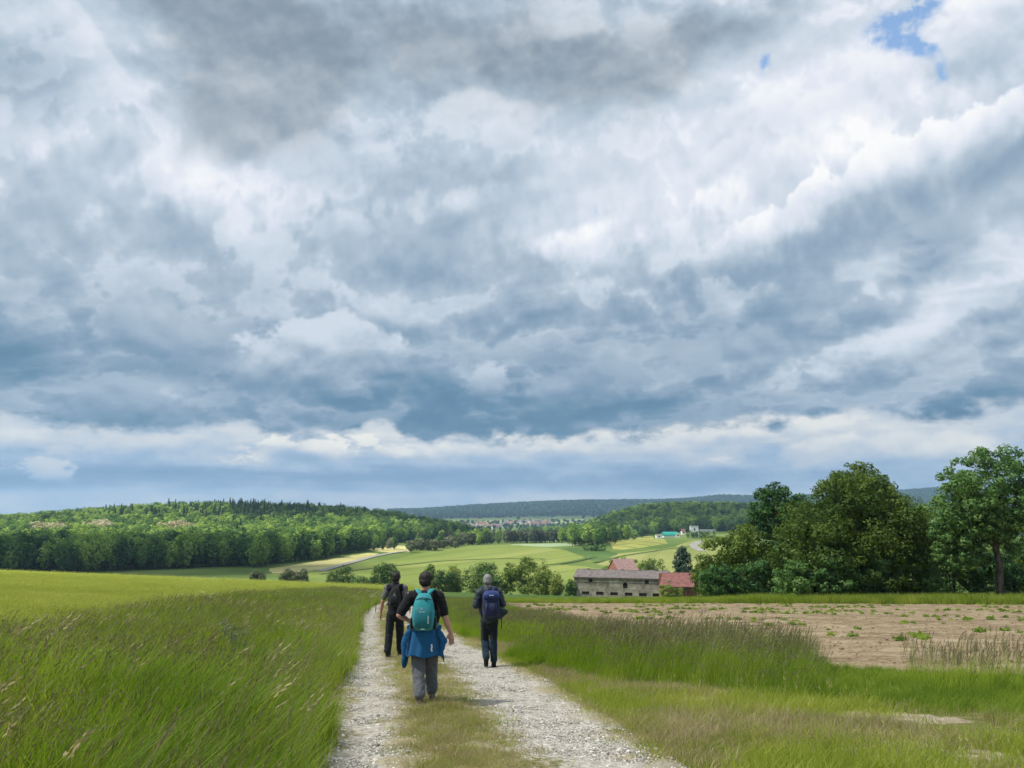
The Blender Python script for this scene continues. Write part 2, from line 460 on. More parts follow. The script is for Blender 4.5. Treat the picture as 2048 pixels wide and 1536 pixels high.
def drape(name, poly, mat, step, off, kind='structure', pixels=False, smooth=True, zfun=None):
    """a sheet over the land inside a world-space outline"""
    from mathutils.geometry import delaunay_2d_cdt
    P = [tuple(ground(*p)[:2]) for p in poly] if pixels else [tuple(p) for p in poly]
    B = []
    for a, b in zip(P, P[1:] + P[:1]):
        n = max(1, int(math.dist(a, b) / step))
        B += [(a[0] + (b[0] - a[0]) * t / n, a[1] + (b[1] - a[1]) * t / n) for t in range(n)]
    bx = np.array(B)
    gx, gy = np.meshgrid(np.arange(bx[:, 0].min(), bx[:, 0].max(), step), np.arange(bx[:, 1].min(), bx[:, 1].max(), step))
    pts = np.stack([gx.ravel(), gy.ravel()], -1)
    inside = in_poly(pts, P)
    rng = np.random.default_rng(3)
    pts = pts[inside] + rng.uniform(-.2, .2, (inside.sum(), 2)) * step
    vs = [Vector(b) for b in B] + [Vector(p) for p in pts]
    nb = len(B)
    v, e, f, *_ = delaunay_2d_cdt(vs, [(i, (i + 1) % nb) for i in range(nb)], [list(range(nb))], 1, 1e-5)
    v = np.array([(q.x, q.y) for q in v]); z = height(v[:, 0], v[:, 1]) + off
    if zfun is not None: z = z + zfun(v[:, 0], v[:, 1])
    z[:nb] = height(v[:nb, 0], v[:nb, 1]) - .03          # the rim runs into the ground
    F = np.array([t for t in f if len(t) == 3])
    a, b, c = v[F[:, 0]], v[F[:, 1]], v[F[:, 2]]
    cr = (b[:, 0] - a[:, 0]) * (c[:, 1] - a[:, 1]) - (b[:, 1] - a[:, 1]) * (c[:, 0] - a[:, 0])
    F[cr < 0] = F[cr < 0][:, ::-1]
    o = link(name, mesh_np(name, np.column_stack([v, z]), F, [mat], smooth)); tag(o, kind=kind)
    return o
def in_poly(pts, P):
    pts = np.asarray(pts); x, y = pts[:, 0], pts[:, 1]; r = np.zeros(len(pts), bool)
    for (x1, y1), (x2, y2) in zip(P, P[1:] + P[:1]):
        c = ((y1 > y) != (y2 > y)) & (x < (x2 - x1) * (y - y1) / ((y2 - y1) or 1e-9) + x1)
        r ^= c
    return r
def vnoise(x, y, s, seed=0.0):
    """cheap smooth value noise, vectorised"""
    x = np.asarray(x) / s + 31.7 * seed; y = np.asarray(y) / s + 17.3 * seed
    xi, yi = np.floor(x), np.floor(y); fx, fy = x - xi, y - yi
    fx, fy = fx * fx * (3 - 2 * fx), fy * fy * (3 - 2 * fy)
    h = lambda a, b: np.modf(np.abs(np.sin(a * 127.1 + b * 311.7) * 43758.5453))[0]
    return (h(xi, yi) * (1 - fx) + h(xi + 1, yi) * fx) * (1 - fy) + (h(xi, yi + 1) * (1 - fx) + h(xi + 1, yi + 1) * fx) * fy

# ------------------------------------------------------------------ the farm track
def build_track():
    ys = np.concatenate([np.arange(-6, 60, .16), np.arange(60, 262, 1.0)])
    fr = np.linspace(-0.06, 1.06, 46)
    Y, Fq = np.meshgrid(ys, fr, indexing='ij')
    X = track_l(Y) + (track_r(Y) - track_l(Y)) * Fq
    rut = -0.035 * (np.exp(-((Fq - .13) / .10) ** 2) + np.exp(-((Fq - .78) / .16) ** 2))
    Z = height(X, Y) + 0.05 + rut + (vnoise(X, Y, .35) - .5) * .04 + (vnoise(X, Y, .12, 2) - .5) * .022 - 0.09 * sstep(.48, .56, np.abs(Fq - .5))
    n, m = Y.shape
    i, j = np.meshgrid(np.arange(n - 1), np.arange(m - 1), indexing='ij'); q = i * m + j
    F = np.stack([q, q + 1, q + m + 1, q + m], -1).reshape(-1, 4)
    mat, nt, out = new_mat('track surface')
    p = wpos(nt)
    f = attr(nt, 'across')
    n0 = noise(nt, p, 1.3, 4, .6); n1 = noise(nt, p, 14.0, 4, .65); n2 = noise(nt, p, 60.0, 3, .6)
    ff = f + (n0 - .5) * .5 + (n1 - .5) * .22
    strip = (ff - .415).abs().step(.11, .24, 1.0, 0.0)
    rim = (ff - .5).abs().step(.36, .50)
    gravel = ((n1 - .5) * 1.3 + (n2 - .5) * 1.2 + .5).ramp([(0.2, (.20, .175, .135)), (0.45, (.37, .34, .285)), (0.7, (.52, .49, .435)), (0.9, (.66, .64, .59))])
    earth = ((n1 - .5) * 1.4 + (n0 - .5) + .5).ramp([(0.2, (.12, .11, .04)), (0.5, (.25, .215, .115)), (0.8, (.40, .345, .225))])
    c = mixc(nt, gravel, earth, strip.max(rim))
    principled(nt, out, c, .95, .1, n1 * .6 + n2 * .4, .02, .9)
    o = link('farm_track', mesh_np('farm_track', np.stack([X, Y, Z], -1).reshape(-1, 3), F, [mat], True, {'across': Fq.ravel()}))
    tag(o, kind='structure')
build_track()
def track_z(x, y):
    f = (x - track_l(y)) / (track_r(y) - track_l(y))
    rut = -0.035 * (np.exp(-((f - .13) / .10) ** 2) + np.exp(-((f - .78) / .16) ** 2))
    return height(x, y) + .05 + rut - 0.09 * sstep(.48, .56, np.abs(f - .5))

# ------------------------------------------------------------------ fields
PLOUGH = [(60, 9), (30, 10), (14, 11.5), (10.2, 13.2), (7.2, 15.2), (5.0, 17), (3.6, 21), (2.4, 27), (0.9, 45), (-1.6, 74), (18, 75), (46, 69), (75, 64), (80, 20)]
BARE = [[ground(*p)[:2] for p in ((1625, 1432), (1700, 1421), (1800, 1424), (1930, 1436), (1975, 1446), (1880, 1452), (1760, 1450), (1660, 1445))],
        [ground(*p)[:2] for p in ((1890, 1508), (1960, 1500), (2060, 1510), (2080, 1530), (1990, 1536), (1920, 1528))],
        [ground(*p)[:2] for p in ((1290, 1400), (1400, 1392), (1480, 1400), (1460, 1412), (1350, 1414))]]
def build_fields():
    dry = noise_mat('dry bare earth', [(0.2, (.20, .165, .10)), (0.5, (.33, .28, .19)), (0.8, (.46, .40, .29))], 5.0, 5, .65, bump=.02)
    for b_ in BARE: drape('bare_earth', [tuple(q) for q in b_], dry, .25, .02)
    soil, nt, out = new_mat('bare ploughed soil')
    p = wpos(nt)
    mp = nt.nodes.new('ShaderNodeMapping'); nt.links.new(p, mp.inputs[0]); mp.inputs['Rotation'].default_value = (0, 0, R(28)); mp.inputs['Scale'].default_value = (.35, 1.6, 1)
    n0 = noise(nt, mp.outputs[0], .55, 5, .6); n1 = noise(nt, p, 3.0, 6, .7); n2 = noise(nt, p, 12.0, 4, .7)
    t = (n0 - .5) * 1.1 + (n1 - .5) * 1.1 + (n2 - .5) * .7 + .5
    c = t.ramp([(0.15, (.125, .09, .054)), (0.4, (.235, .178, .108)), (0.6, (.315, .245, .155)), (0.85, (.42, .345, .23))])
    principled(nt, out, c, 1.0, .05, n1 * .5 + n2 * .5, .05, .9)
    clod = lambda x, y: (vnoise(x, y, .5) - .5) * .09 + (vnoise(x, y, 1.3, 1) - .5) * .06 + .03 * np.sin((x * .47 + y * .88) * 4.2)
    drape('ploughed_field', PLOUGH, soil, .42, .05, zfun=clod)
    def crop(name, lo, mid, hi, ang=0.0, lines=0.0, gap=18.0, sc=.05, width=.06):
        m, nt, out = new_mat(name)
        p = wpos(nt)
        mp = nt.nodes.new('ShaderNodeMapping'); nt.links.new(p, mp.inputs[0]); mp.inputs['Rotation'].default_value = (0, 0, ang)
        s2 = nt.nodes.new('ShaderNodeMapping'); nt.links.new(mp.outputs[0], s2.inputs[0]); s2.inputs['Scale'].default_value = (.25, 1, 1)
        t = (noise(nt, s2.outputs[0], sc, 6, .62) - .5) * 1.9 + .5 + (noise(nt, p, 1.2, 4, .7) - .5) * .5
        c = t.ramp([(0.2, lo), (0.5, mid), (0.8, hi)])
        if lines:
            sx_ = nt.nodes.new('ShaderNodeSeparateXYZ'); nt.links.new(mp.outputs[0], sx_.inputs[0])
            u = (E(nt, sx_.outputs[1]) + (noise(nt, p, .02, 2, .5) - .5) * 6.0) * (1 / gap)
            fr = u.op('FRACT')
            w_ = ((fr - .46).abs().step(width * .3, width * .55, 1, 0)).max((fr - .57).abs().step(width * .3, width * .55, 1, 0))
            c = mixc(nt, c, tuple(v * .45 for v in mid), w_ * lines)
        principled(nt, out, c, .9, .15, noise(nt, p, 2.5, 4, .7), .15, .5)
        return m
    barley = crop('ripening barley', (.13, .155, .024), (.18, .205, .036), (.25, .265, .06), R(12), .35, 21.0, .05, .05)
    ys = [-6, 6, 20, 40, 70, 110, 150, 200, 262]
    drape('barley_field', [(float(track_l(y)) - 5.0, y) for y in ys] + [(-120, 262), (-215, 262), (-215, -6)], barley, 6.0, .04)
    young = crop('young green crop', (.055, .10, .016), (.075, .135, .022), (.11, .17, .035), R(60), 0, 20, .08)
    drape('young_crop_field', [(float(track_r(y)) + 1.2, y) for y in (74, 100, 130, 160, 190)] + [(2, 180), (14, 128), (26, 117), (60, 113), (100, 112), (120, 66), (75, 66), (46, 71), (18, 77), (0, 76)], young, 3.0, .05)
    mid = crop('green barley', (.12, .165, .03), (.165, .21, .042), (.22, .25, .062), R(-60), .55, 26.0, .012, .05)
    drape('barley_field', [(520, 1150), (640, 1141), (740, 1126), (830, 1109), (925, 1094), (1000, 1090), (1060, 1091), (1120, 1098), (1165, 1112), (1176, 1120), (1110, 1128), (1180, 1134), (1300, 1150), (1150, 1180), (900, 1172), (700, 1160)], mid, 14.0, .25, pixels=True)
    straw = crop('pale mown meadow', (.30, .28, .10), (.42, .39, .16), (.52, .48, .23), R(-30), .0, 20, .03)
    drape('mown_meadow', [(535, 1137), (600, 1128), (655, 1118), (735, 1106), (760, 1107), (700, 1127), (640, 1139), (590, 1146), (540, 1147)], straw, 10.0, .3, pixels=True)
    drape('mown_meadow', [(740, 1102), (735, 1093), (770, 1090), (830, 1092), (822, 1104), (790, 1106)], straw, 12.0, .3, pixels=True)
    pale = crop('bluish young grain', (.20, .27, .14), (.26, .33, .19), (.36, .40, .22), 0, 0, 20, .02)
    drape('grain_field', [(1015, 1089), (1155, 1084), (1160, 1090), (1100, 1094), (1040, 1093)], pale, 14.0, .3, pixels=True)
    tram = crop('lined barley', (.20, .22, .05), (.26, .27, .065), (.33, .33, .09), R(62), .75, 22.0, .02, .10)
    drape('barley_field', [(1208, 1080), (1305, 1071), (1336, 1087), (1280, 1096), (1226, 1101)], tram, 8.0, .3, pixels=True)
    stub = crop('pale green meadow', (.15, .185, .045), (.22, .24, .07), (.33, .31, .115), R(-75), .25, 30.0, .015, .05)
    drape('meadow', [(1236, 1107), (1345, 1094), (1440, 1084), (1470, 1090), (1500, 1120), (1440, 1160), (1300, 1150), (1190, 1128)], stub, 10.0, .28, pixels=True)
    dk = crop('dark green meadow', (.05, .10, .02), (.07, .13, .03), (.10, .16, .04), 0, 0, 20, .02)
    drape('meadow', [(1120, 1097), (1165, 1094), (1208, 1101), (1240, 1106), (1190, 1127), (1176, 1119), (1165, 1111)], dk, 10.0, .27, pixels=True)
    # far valley side
    drape('grain_field', [(1030, 1061.0), (1140, 1056.0), (1155, 1053.5), (1060, 1057.0)], crop('ripe pale grain', (.55, .48, .24), (.65, .57, .30), (.72, .66, .40), 0, 0, 20, .01), 40.0, 1.0, pixels=True)
    drape('meadow', [(930, 1050), (985, 1040), (1020, 1041), (1170, 1038), (1175, 1045), (1080, 1047), (1000, 1052)], crop('far pasture', (.16, .21, .07), (.20, .24, .085), (.27, .28, .11), 0, 0, 20, .006), 60.0, 1.2, pixels=True)
    # lanes
    def lane(name, pts, w, mat, off=.4, pix=True):
        P = np.array([ground(*p)[:2] for p in pts]) if pix else np.array(pts, float)
        t = np.concatenate([[0], np.cumsum(np.linalg.norm(np.diff(P, axis=0), axis=1))])
        s = np.linspace(0, t[-1], max(8, int(t[-1] / 6)))
        Q = np.stack([np.interp(s, t, P[:, k]) for k in (0, 1)], -1)
        for _ in range(3): Q[1:-1] = (Q[:-2] + 2 * Q[1:-1] + Q[2:]) / 4
        T = np.gradient(Q, axis=0); T /= np.linalg.norm(T, axis=1)[:, None]; N = np.stack([-T[:, 1], T[:, 0]], -1)
        V = []
        for k in (-.5, -.17, .17, .5):
            q = Q + N * w * k; V.append(np.column_stack([q, height(q[:, 0], q[:, 1]) + off]))
        V = np.stack(V, 1); n = len(Q); i, j = np.meshgrid(np.arange(n - 1), np.arange(3), indexing='ij'); q = i * 4 + j
        F = np.stack([q, q + 4, q + 5, q + 1], -1).reshape(-1, 4)
        tag(link(name, mesh_np(name, V.reshape(-1, 3), F, [mat], True)), kind='structure')
    asphalt = noise_mat('weathered lane surface', [(0.3, (.21, .20, .18)), (0.7, (.30, .29, .26))], .6)
    dkg = noise_mat('rough field margin', [(0.3, (.05, .09, .02)), (0.7, (.09, .13, .03))], .4)
    lane('field_margin', [(1098, 1131), (1130, 1127), (1160, 1121), (1190, 1114)], 4.5, dkg)
    lane('field_margin', [(1190, 1126), (1250, 1112), (1330, 1099), (1400, 1092)], 4.0, dkg)
    lane('field_margin', [(640, 1150), (760, 1136), (880, 1123), (1000, 1118), (1090, 1119)], 2.5, dkg, .45)
    lane('valley_lane', [(640, 1143), (690, 1129), (740, 1115), (785, 1106), (815, 1103)], 5.0, asphalt)
    lane('valley_road', [(1405, 1103), (1390, 1096), (1385, 1090), (1400, 1085), (1430, 1083), (1500, 1080)], 6.5, asphalt)
build_fields()

# ------------------------------------------------------------------ scattering (for what nobody could count)
def proto(name, me):
    return bpy.data.objects.new(name, me)          # a pattern only, never linked into the scene
def scatter(name, P, protos, idx, rz, sc, label=None, tilt=None, tint=None):
    """one object whose points carry copies of small patterns"""
    P = np.asarray(P, np.float32); n = len(P)
    me = bpy.data.meshes.new(name); me.vertices.add(n); me.vertices.foreach_set('co', P.ravel())
    rot = np.zeros((n, 3), np.float32); rot[:, 2] = rz
    if tilt is not None: rot[:, :2] = tilt
    sc = np.asarray(sc, np.float32)
    if sc.ndim == 1: sc = np.repeat(sc[:, None], 3, 1)
    a = me.attributes.new('rot', 'FLOAT_VECTOR', 'POINT'); a.data.foreach_set('vector', rot.ravel())
    a = me.attributes.new('scl', 'FLOAT_VECTOR', 'POINT'); a.data.foreach_set('vector', sc.ravel().copy())
    a = me.attributes.new('idx', 'INT', 'POINT'); a.data.foreach_set('value', np.asarray(idx, np.int32))
    a = me.attributes.new('shade', 'FLOAT', 'POINT'); a.data.foreach_set('value', np.asarray(tint if tint is not None else np.random.default_rng(n).random(n), np.float32))
    o = link(name, me)
    ng = bpy.data.node_groups.new(name + ' scatter', 'GeometryNodeTree')
    ng.interface.new_socket('Geometry', in_out='INPUT', socket_type='NodeSocketGeometry')
    ng.interface.new_socket('Geometry', in_out='OUTPUT', socket_type='NodeSocketGeometry')
    N, L = ng.nodes, ng.links
    gi, go = N.new('NodeGroupInput'), N.new('NodeGroupOutput'); jn = N.new('GeometryNodeJoinGeometry')
    def named(a_, t):
        q = N.new('GeometryNodeInputNamedAttribute'); q.data_type = t; q.inputs[0].default_value = a_; return q.outputs[0]
    r_, s_, i_ = named('rot', 'FLOAT_VECTOR'), named('scl', 'FLOAT_VECTOR'), named('idx', 'INT')
    for k, pr in enumerate(protos):
        oi = N.new('GeometryNodeObjectInfo'); oi.inputs[0].default_value = pr
        eq = N.new('FunctionNodeCompare'); eq.data_type = 'INT'; eq.operation = 'EQUAL'; L.new(i_, eq.inputs[2]); eq.inputs[3].default_value = k
        ip = N.new('GeometryNodeInstanceOnPoints')
        L.new(gi.outputs[0], ip.inputs['Points']); L.new(eq.outputs[0], ip.inputs['Selection'])
        L.new(oi.outputs['Geometry'], ip.inputs['Instance'])
        oi.inputs['As Instance'].default_value = True
        e2r = N.new('FunctionNodeEulerToRotation'); L.new(r_, e2r.inputs[0]); L.new(e2r.outputs[0], ip.inputs['Rotation'])
        L.new(s_, ip.inputs['Scale']); L.new(ip.outputs[0], jn.inputs[0])
    L.new(jn.outputs[0], go.inputs[0])
    md = o.modifiers.new('scatter', 'NODES'); md.node_group = ng
    tag(o, label, kind='stuff')
    return o

# ------------------------------------------------------------------ leaves and grass
def leaf_mat(name, dark, mid, light, trans=.35, wide=1.0, patch=.25, own=.55):
    """foliage: colour drifts leaf by leaf, clump by clump and plant by plant"""
    m, nt, out = new_mat(name)
    t = attr(nt, 'tint'); s = attr(nt, 'shade', 'INSTANCER')
    n = noise(nt, wpos(nt), patch, 3, .55)
    u = (t - .5) * (.55 * wide) + (orand(nt) - .5) * (own * wide) + (n - .5) * (1.1 * wide) + .5
    c = u.ramp([(0.12, dark), (0.5, mid), (0.88, light)])
    d = nt.nodes.new('ShaderNodeBsdfPrincipled'); nt.links.new(c, d.inputs['Base Color']); d.inputs['Roughness'].default_value = .62; d.inputs['Specular IOR Level'].default_value = .22
    tr = nt.nodes.new('ShaderNodeBsdfTranslucent')
    hs = nt.nodes.new('ShaderNodeHueSaturation'); hs.inputs['Hue'].default_value = .485; hs.inputs['Saturation'].default_value = 1.1; hs.inputs['Value'].default_value = 1.25; nt.links.new(c, hs.inputs['Color']); nt.links.new(hs.outputs[0], tr.inputs[0])
    mx = nt.nodes.new('ShaderNodeMixShader'); mx.inputs[0].default_value = trans
    nt.links.new(d.outputs[0], mx.inputs[1]); nt.links.new(tr.outputs[0], mx.inputs[2]); nt.links.new(mx.outputs[0], out.inputs[0])
    return m
def leaves_np(rng, C, rad, n, size, up=.35, shell=.55, aspect=.55):
    """leaf faces spread through clumps: centres C (k,3), radii (k,3)"""
    C = np.asarray(C, float); rad = np.asarray(rad, float)
    if rad.ndim == 1: rad = np.repeat(rad[:, None], 3, 1)
    w = (rad[:, 0] * rad[:, 2]); w = w / w.sum()
    k = rng.choice(len(C), n, p=w)
    d = rng.normal(size=(n, 3)); d /= np.linalg.norm(d, axis=1)[:, None]
    r = shell + (1.08 - shell) * rng.random(n) ** .7
    P = C[k] + d * rad[k] * r[:, None]
    nrm = d + rng.normal(size=(n, 3)) * .55 + np.array([0, 0, up]); nrm /= np.linalg.norm(nrm, axis=1)[:, None]
    a = np.cross(nrm, rng.normal(size=(n, 3))); a /= np.linalg.norm(a, axis=1)[:, None]; b = np.cross(nrm, a)
    s = size * rng.uniform(.6, 1.35, n)[:, None]
    V = np.stack([P - a * s, P - b * s * aspect + nrm * s * .15, P + a * s, P + b * s * aspect + nrm * s * .15], 1).reshape(-1, 3)
    F = np.arange(4 * n).reshape(-1, 4)
    ct = rng.random(len(C))
    tint = np.repeat(np.clip(rng.normal(.5, .16, n) * .6 + ct[k] * .4, 0, 1), 4)
    soft = d * 1.0 + nrm * .55 + np.array([0, 0, .25]); soft /= np.linalg.norm(soft, axis=1)[:, None]
    return V, F, tint, np.repeat(soft, 4, 0)
def clumps(rng, ell, per, frac=.30, inner=.35):
    """clump centres spread through a few big ellipsoids: (x,y,z,rx,ry,rz)"""
    C, Rd = [], []
    for (x, y, z, rx, ry, rz) in ell:
        for _ in range(per):
            d = rng.normal(size=3); d /= np.linalg.norm(d)
            t = inner + (1 - inner) * rng.random() ** .45
            s = frac * rng.uniform(.6, 1.3) * (rx * ry * rz) ** (1 / 3)
            C.append((x + d[0] * rx * t, y + d[1] * ry * t, z + d[2] * rz * t)); Rd.append((s * 1.1, s * 1.1, s * .8))
    return np.array(C), np.array(Rd)
def trunk_mb(rng, h, r, C, limbs=7, lean=(0, 0), z0=-.3, stop=.8, low=.25):
    mb = MB()
    pts = [(lean[0] * t * h + rng.normal() * .03 * h * t, lean[1] * t * h + rng.normal() * .03 * h * t, z0 + (h * stop - z0) * t) for t in np.linspace(0, 1, 7)]
    mb.tube(pts, [r * (1.35 if i == 0 else (1 - .13 * i)) for i in range(7)], 8)
    sel = rng.choice(len(C), min(limbs, len(C)), replace=False)
    for i in sel:
        t = rng.uniform(low, .8); p0 = np.array([np.interp(t, np.linspace(0, 1, 7), [q[k] for q in pts]) for k in range(3)]); p1 = np.array(C[i])
        mid = (p0 + p1) / 2 + np.array([0, 0, -.06 * h * rng.random()])
        mb.tube([p0, mid, p1], [r * .42 * (1 - .4 * t), r * .26, r * .08], 5)
    return mb
BARK = noise_mat('bark', [(0.3, (.045, .036, .028)), (0.7, (.13, .11, .09))], 3.0, local=True, bump=.03, stretch=(1, .3))

def blade_np(rng, n, spread, h0, h1, w, bend=.35, wind=.25, seg=4):
    """n grass blades, each a tapering bent strip"""
    x = rng.normal(0, spread, n); y = rng.normal(0, spread, n)
    h = rng.uniform(h0, h1, n); az = rng.uniform(0, 2 * np.pi, n); bd = rng.uniform(.1, 1.0, n) * bend * h
    V, F = [], []
    t = np.linspace(0, 1, seg + 1)
    for k in range(seg + 1):
        cx = x + np.cos(az) * bd * t[k] ** 2 + wind * h * t[k] ** 1.7
        cy = y + np.sin(az) * bd * t[k] ** 2
        cz = h * (t[k] - .18 * (bend + wind) * t[k] ** 2.5)
        ww = w * (1 - t[k] ** 1.5) * .5 * rng.uniform(.8, 1.2, n) + w * .05
        px, py = -np.sin(az + 1.2), np.cos(az + 1.2)
        V.append(np.stack([np.stack([cx - px * ww, cy - py * ww, cz], -1), np.stack([cx + px * ww, cy + py * ww, cz], -1)], 1))
    V = np.stack(V, 1).reshape(n, -1, 3)
    base = (np.arange(n) * 2 * (seg + 1))[:, None, None]
    q = np.array([[2 * k, 2 * k + 1, 2 * k + 3, 2 * k + 2] for k in range(seg)])[None]
    F = (base + q).reshape(-1, 4)
    tint = np.repeat(rng.random(n), 2 * (seg + 1))
    return V.reshape(-1, 3), F, tint
def head_np(rng, n, spread, h0, h1, wind, hl=.14, spk=7, sw=.004, fat=.010):
    """flowering stalks: thin stem with a loose head of spikelets"""
    Vs, Fs, Ts, Ms = [], [], [], []; b = 0
    for i in range(n):
        x, y = rng.normal(0, spread, 2); h = rng.uniform(h0, h1); lx, ly = wind * h * rng.uniform(.5, 1.5), rng.normal(0, .08) * h
        t = np.linspace(0, 1, 5); c = np.stack([x + lx * t ** 2, y + ly * t ** 2, h * (t - .08 * t ** 3)], -1)
        a = rng.uniform(0, np.pi); p = np.array([math.cos(a), math.sin(a), 0]) * sw * .5
        V = np.concatenate([np.stack([q - p, q + p]) for q in c]); F = [[2 * k, 2 * k + 1, 2 * k + 3, 2 * k + 2] for k in range(4)]
        Vs.append(V); Fs.append(np.array(F) + b); Ts += [rng.random()] * 10; Ms += [0] * 4; b += 10
        d = c[4] - c[3]; d /= np.linalg.norm(d)
        for k in range(spk):
            f = k / spk; o = c[4] - d * hl * (f - .15) + rng.normal(0, .35, 3) * hl * .12 * (.4 + f)
            s = rng.normal(size=3); s = np.cross(d, s); s /= np.linalg.norm(s)
            dd = d + s * .25; L = hl * .17
            V = np.array([o - dd * L, o + s * fat, o + dd * L, o - s * fat])
            Vs.append(V); Fs.append(np.array([[0, 1, 2, 3]]) + b); Ts += [rng.random()] * 4; Ms += [1]; b += 4
    return np.concatenate(Vs), np.concatenate(Fs), np.array(Ts), np.array(Ms)
def tuft(name, seed, blades, heads, mats):
    rng = np.random.default_rng(seed)
    V, F, T = [], [], []; M = []; b = 0
    for kw in blades:
        v, f, t = blade_np(rng, **kw); V.append(v); F.append(f + b); T.append(t); M.append(np.zeros(len(f), int)); b += len(v)
    for kw in heads:
        v, f, t, m = head_np(rng, **kw); V.append(v); F.append(f + b); T.append(t); M.append(np.where(m == 1, 1, 0)); b += len(v)
    return proto(name, mesh_np(name, np.concatenate(V), np.concatenate(F), mats, False, {'tint': np.concatenate(T)}, np.concatenate(M)))

G_TALL = leaf_mat('tall grass', (0.129, 0.237, 0.018), (0.223, 0.346, 0.032), (0.333, 0.423, 0.059), .5, 1.35, .30)
G_SEED = leaf_mat('grass seed heads', (.11, .09, .05), (.175, .15, .08), (.28, .25, .15), .3, .9, .5)
G_SHORT = leaf_mat('short grass', (0.184, 0.275, 0.028), (0.287, 0.375, 0.050), (0.460, 0.488, 0.115), .45, 1.1, .6)
G_DRY = leaf_mat('dry grass', (.27, .225, .11), (.41, .35, .18), (.56, .49, .29), .3, 1.0, .6)
G_BARLEY = leaf_mat('barley leaves', (0.245, 0.329, 0.035), (0.331, 0.414, 0.053), (0.446, 0.500, 0.088), .5, .8, .10)
G_EAR = leaf_mat('barley ears', (0.264, 0.324, 0.060), (0.356, 0.410, 0.090), (0.475, 0.504, 0.144), .4, .7, .10)
G_LUSH = leaf_mat('lush grass', (0.111, 0.202, 0.024), (0.195, 0.305, 0.040), (0.299, 0.390, 0.064), .5, 1.25, .5)

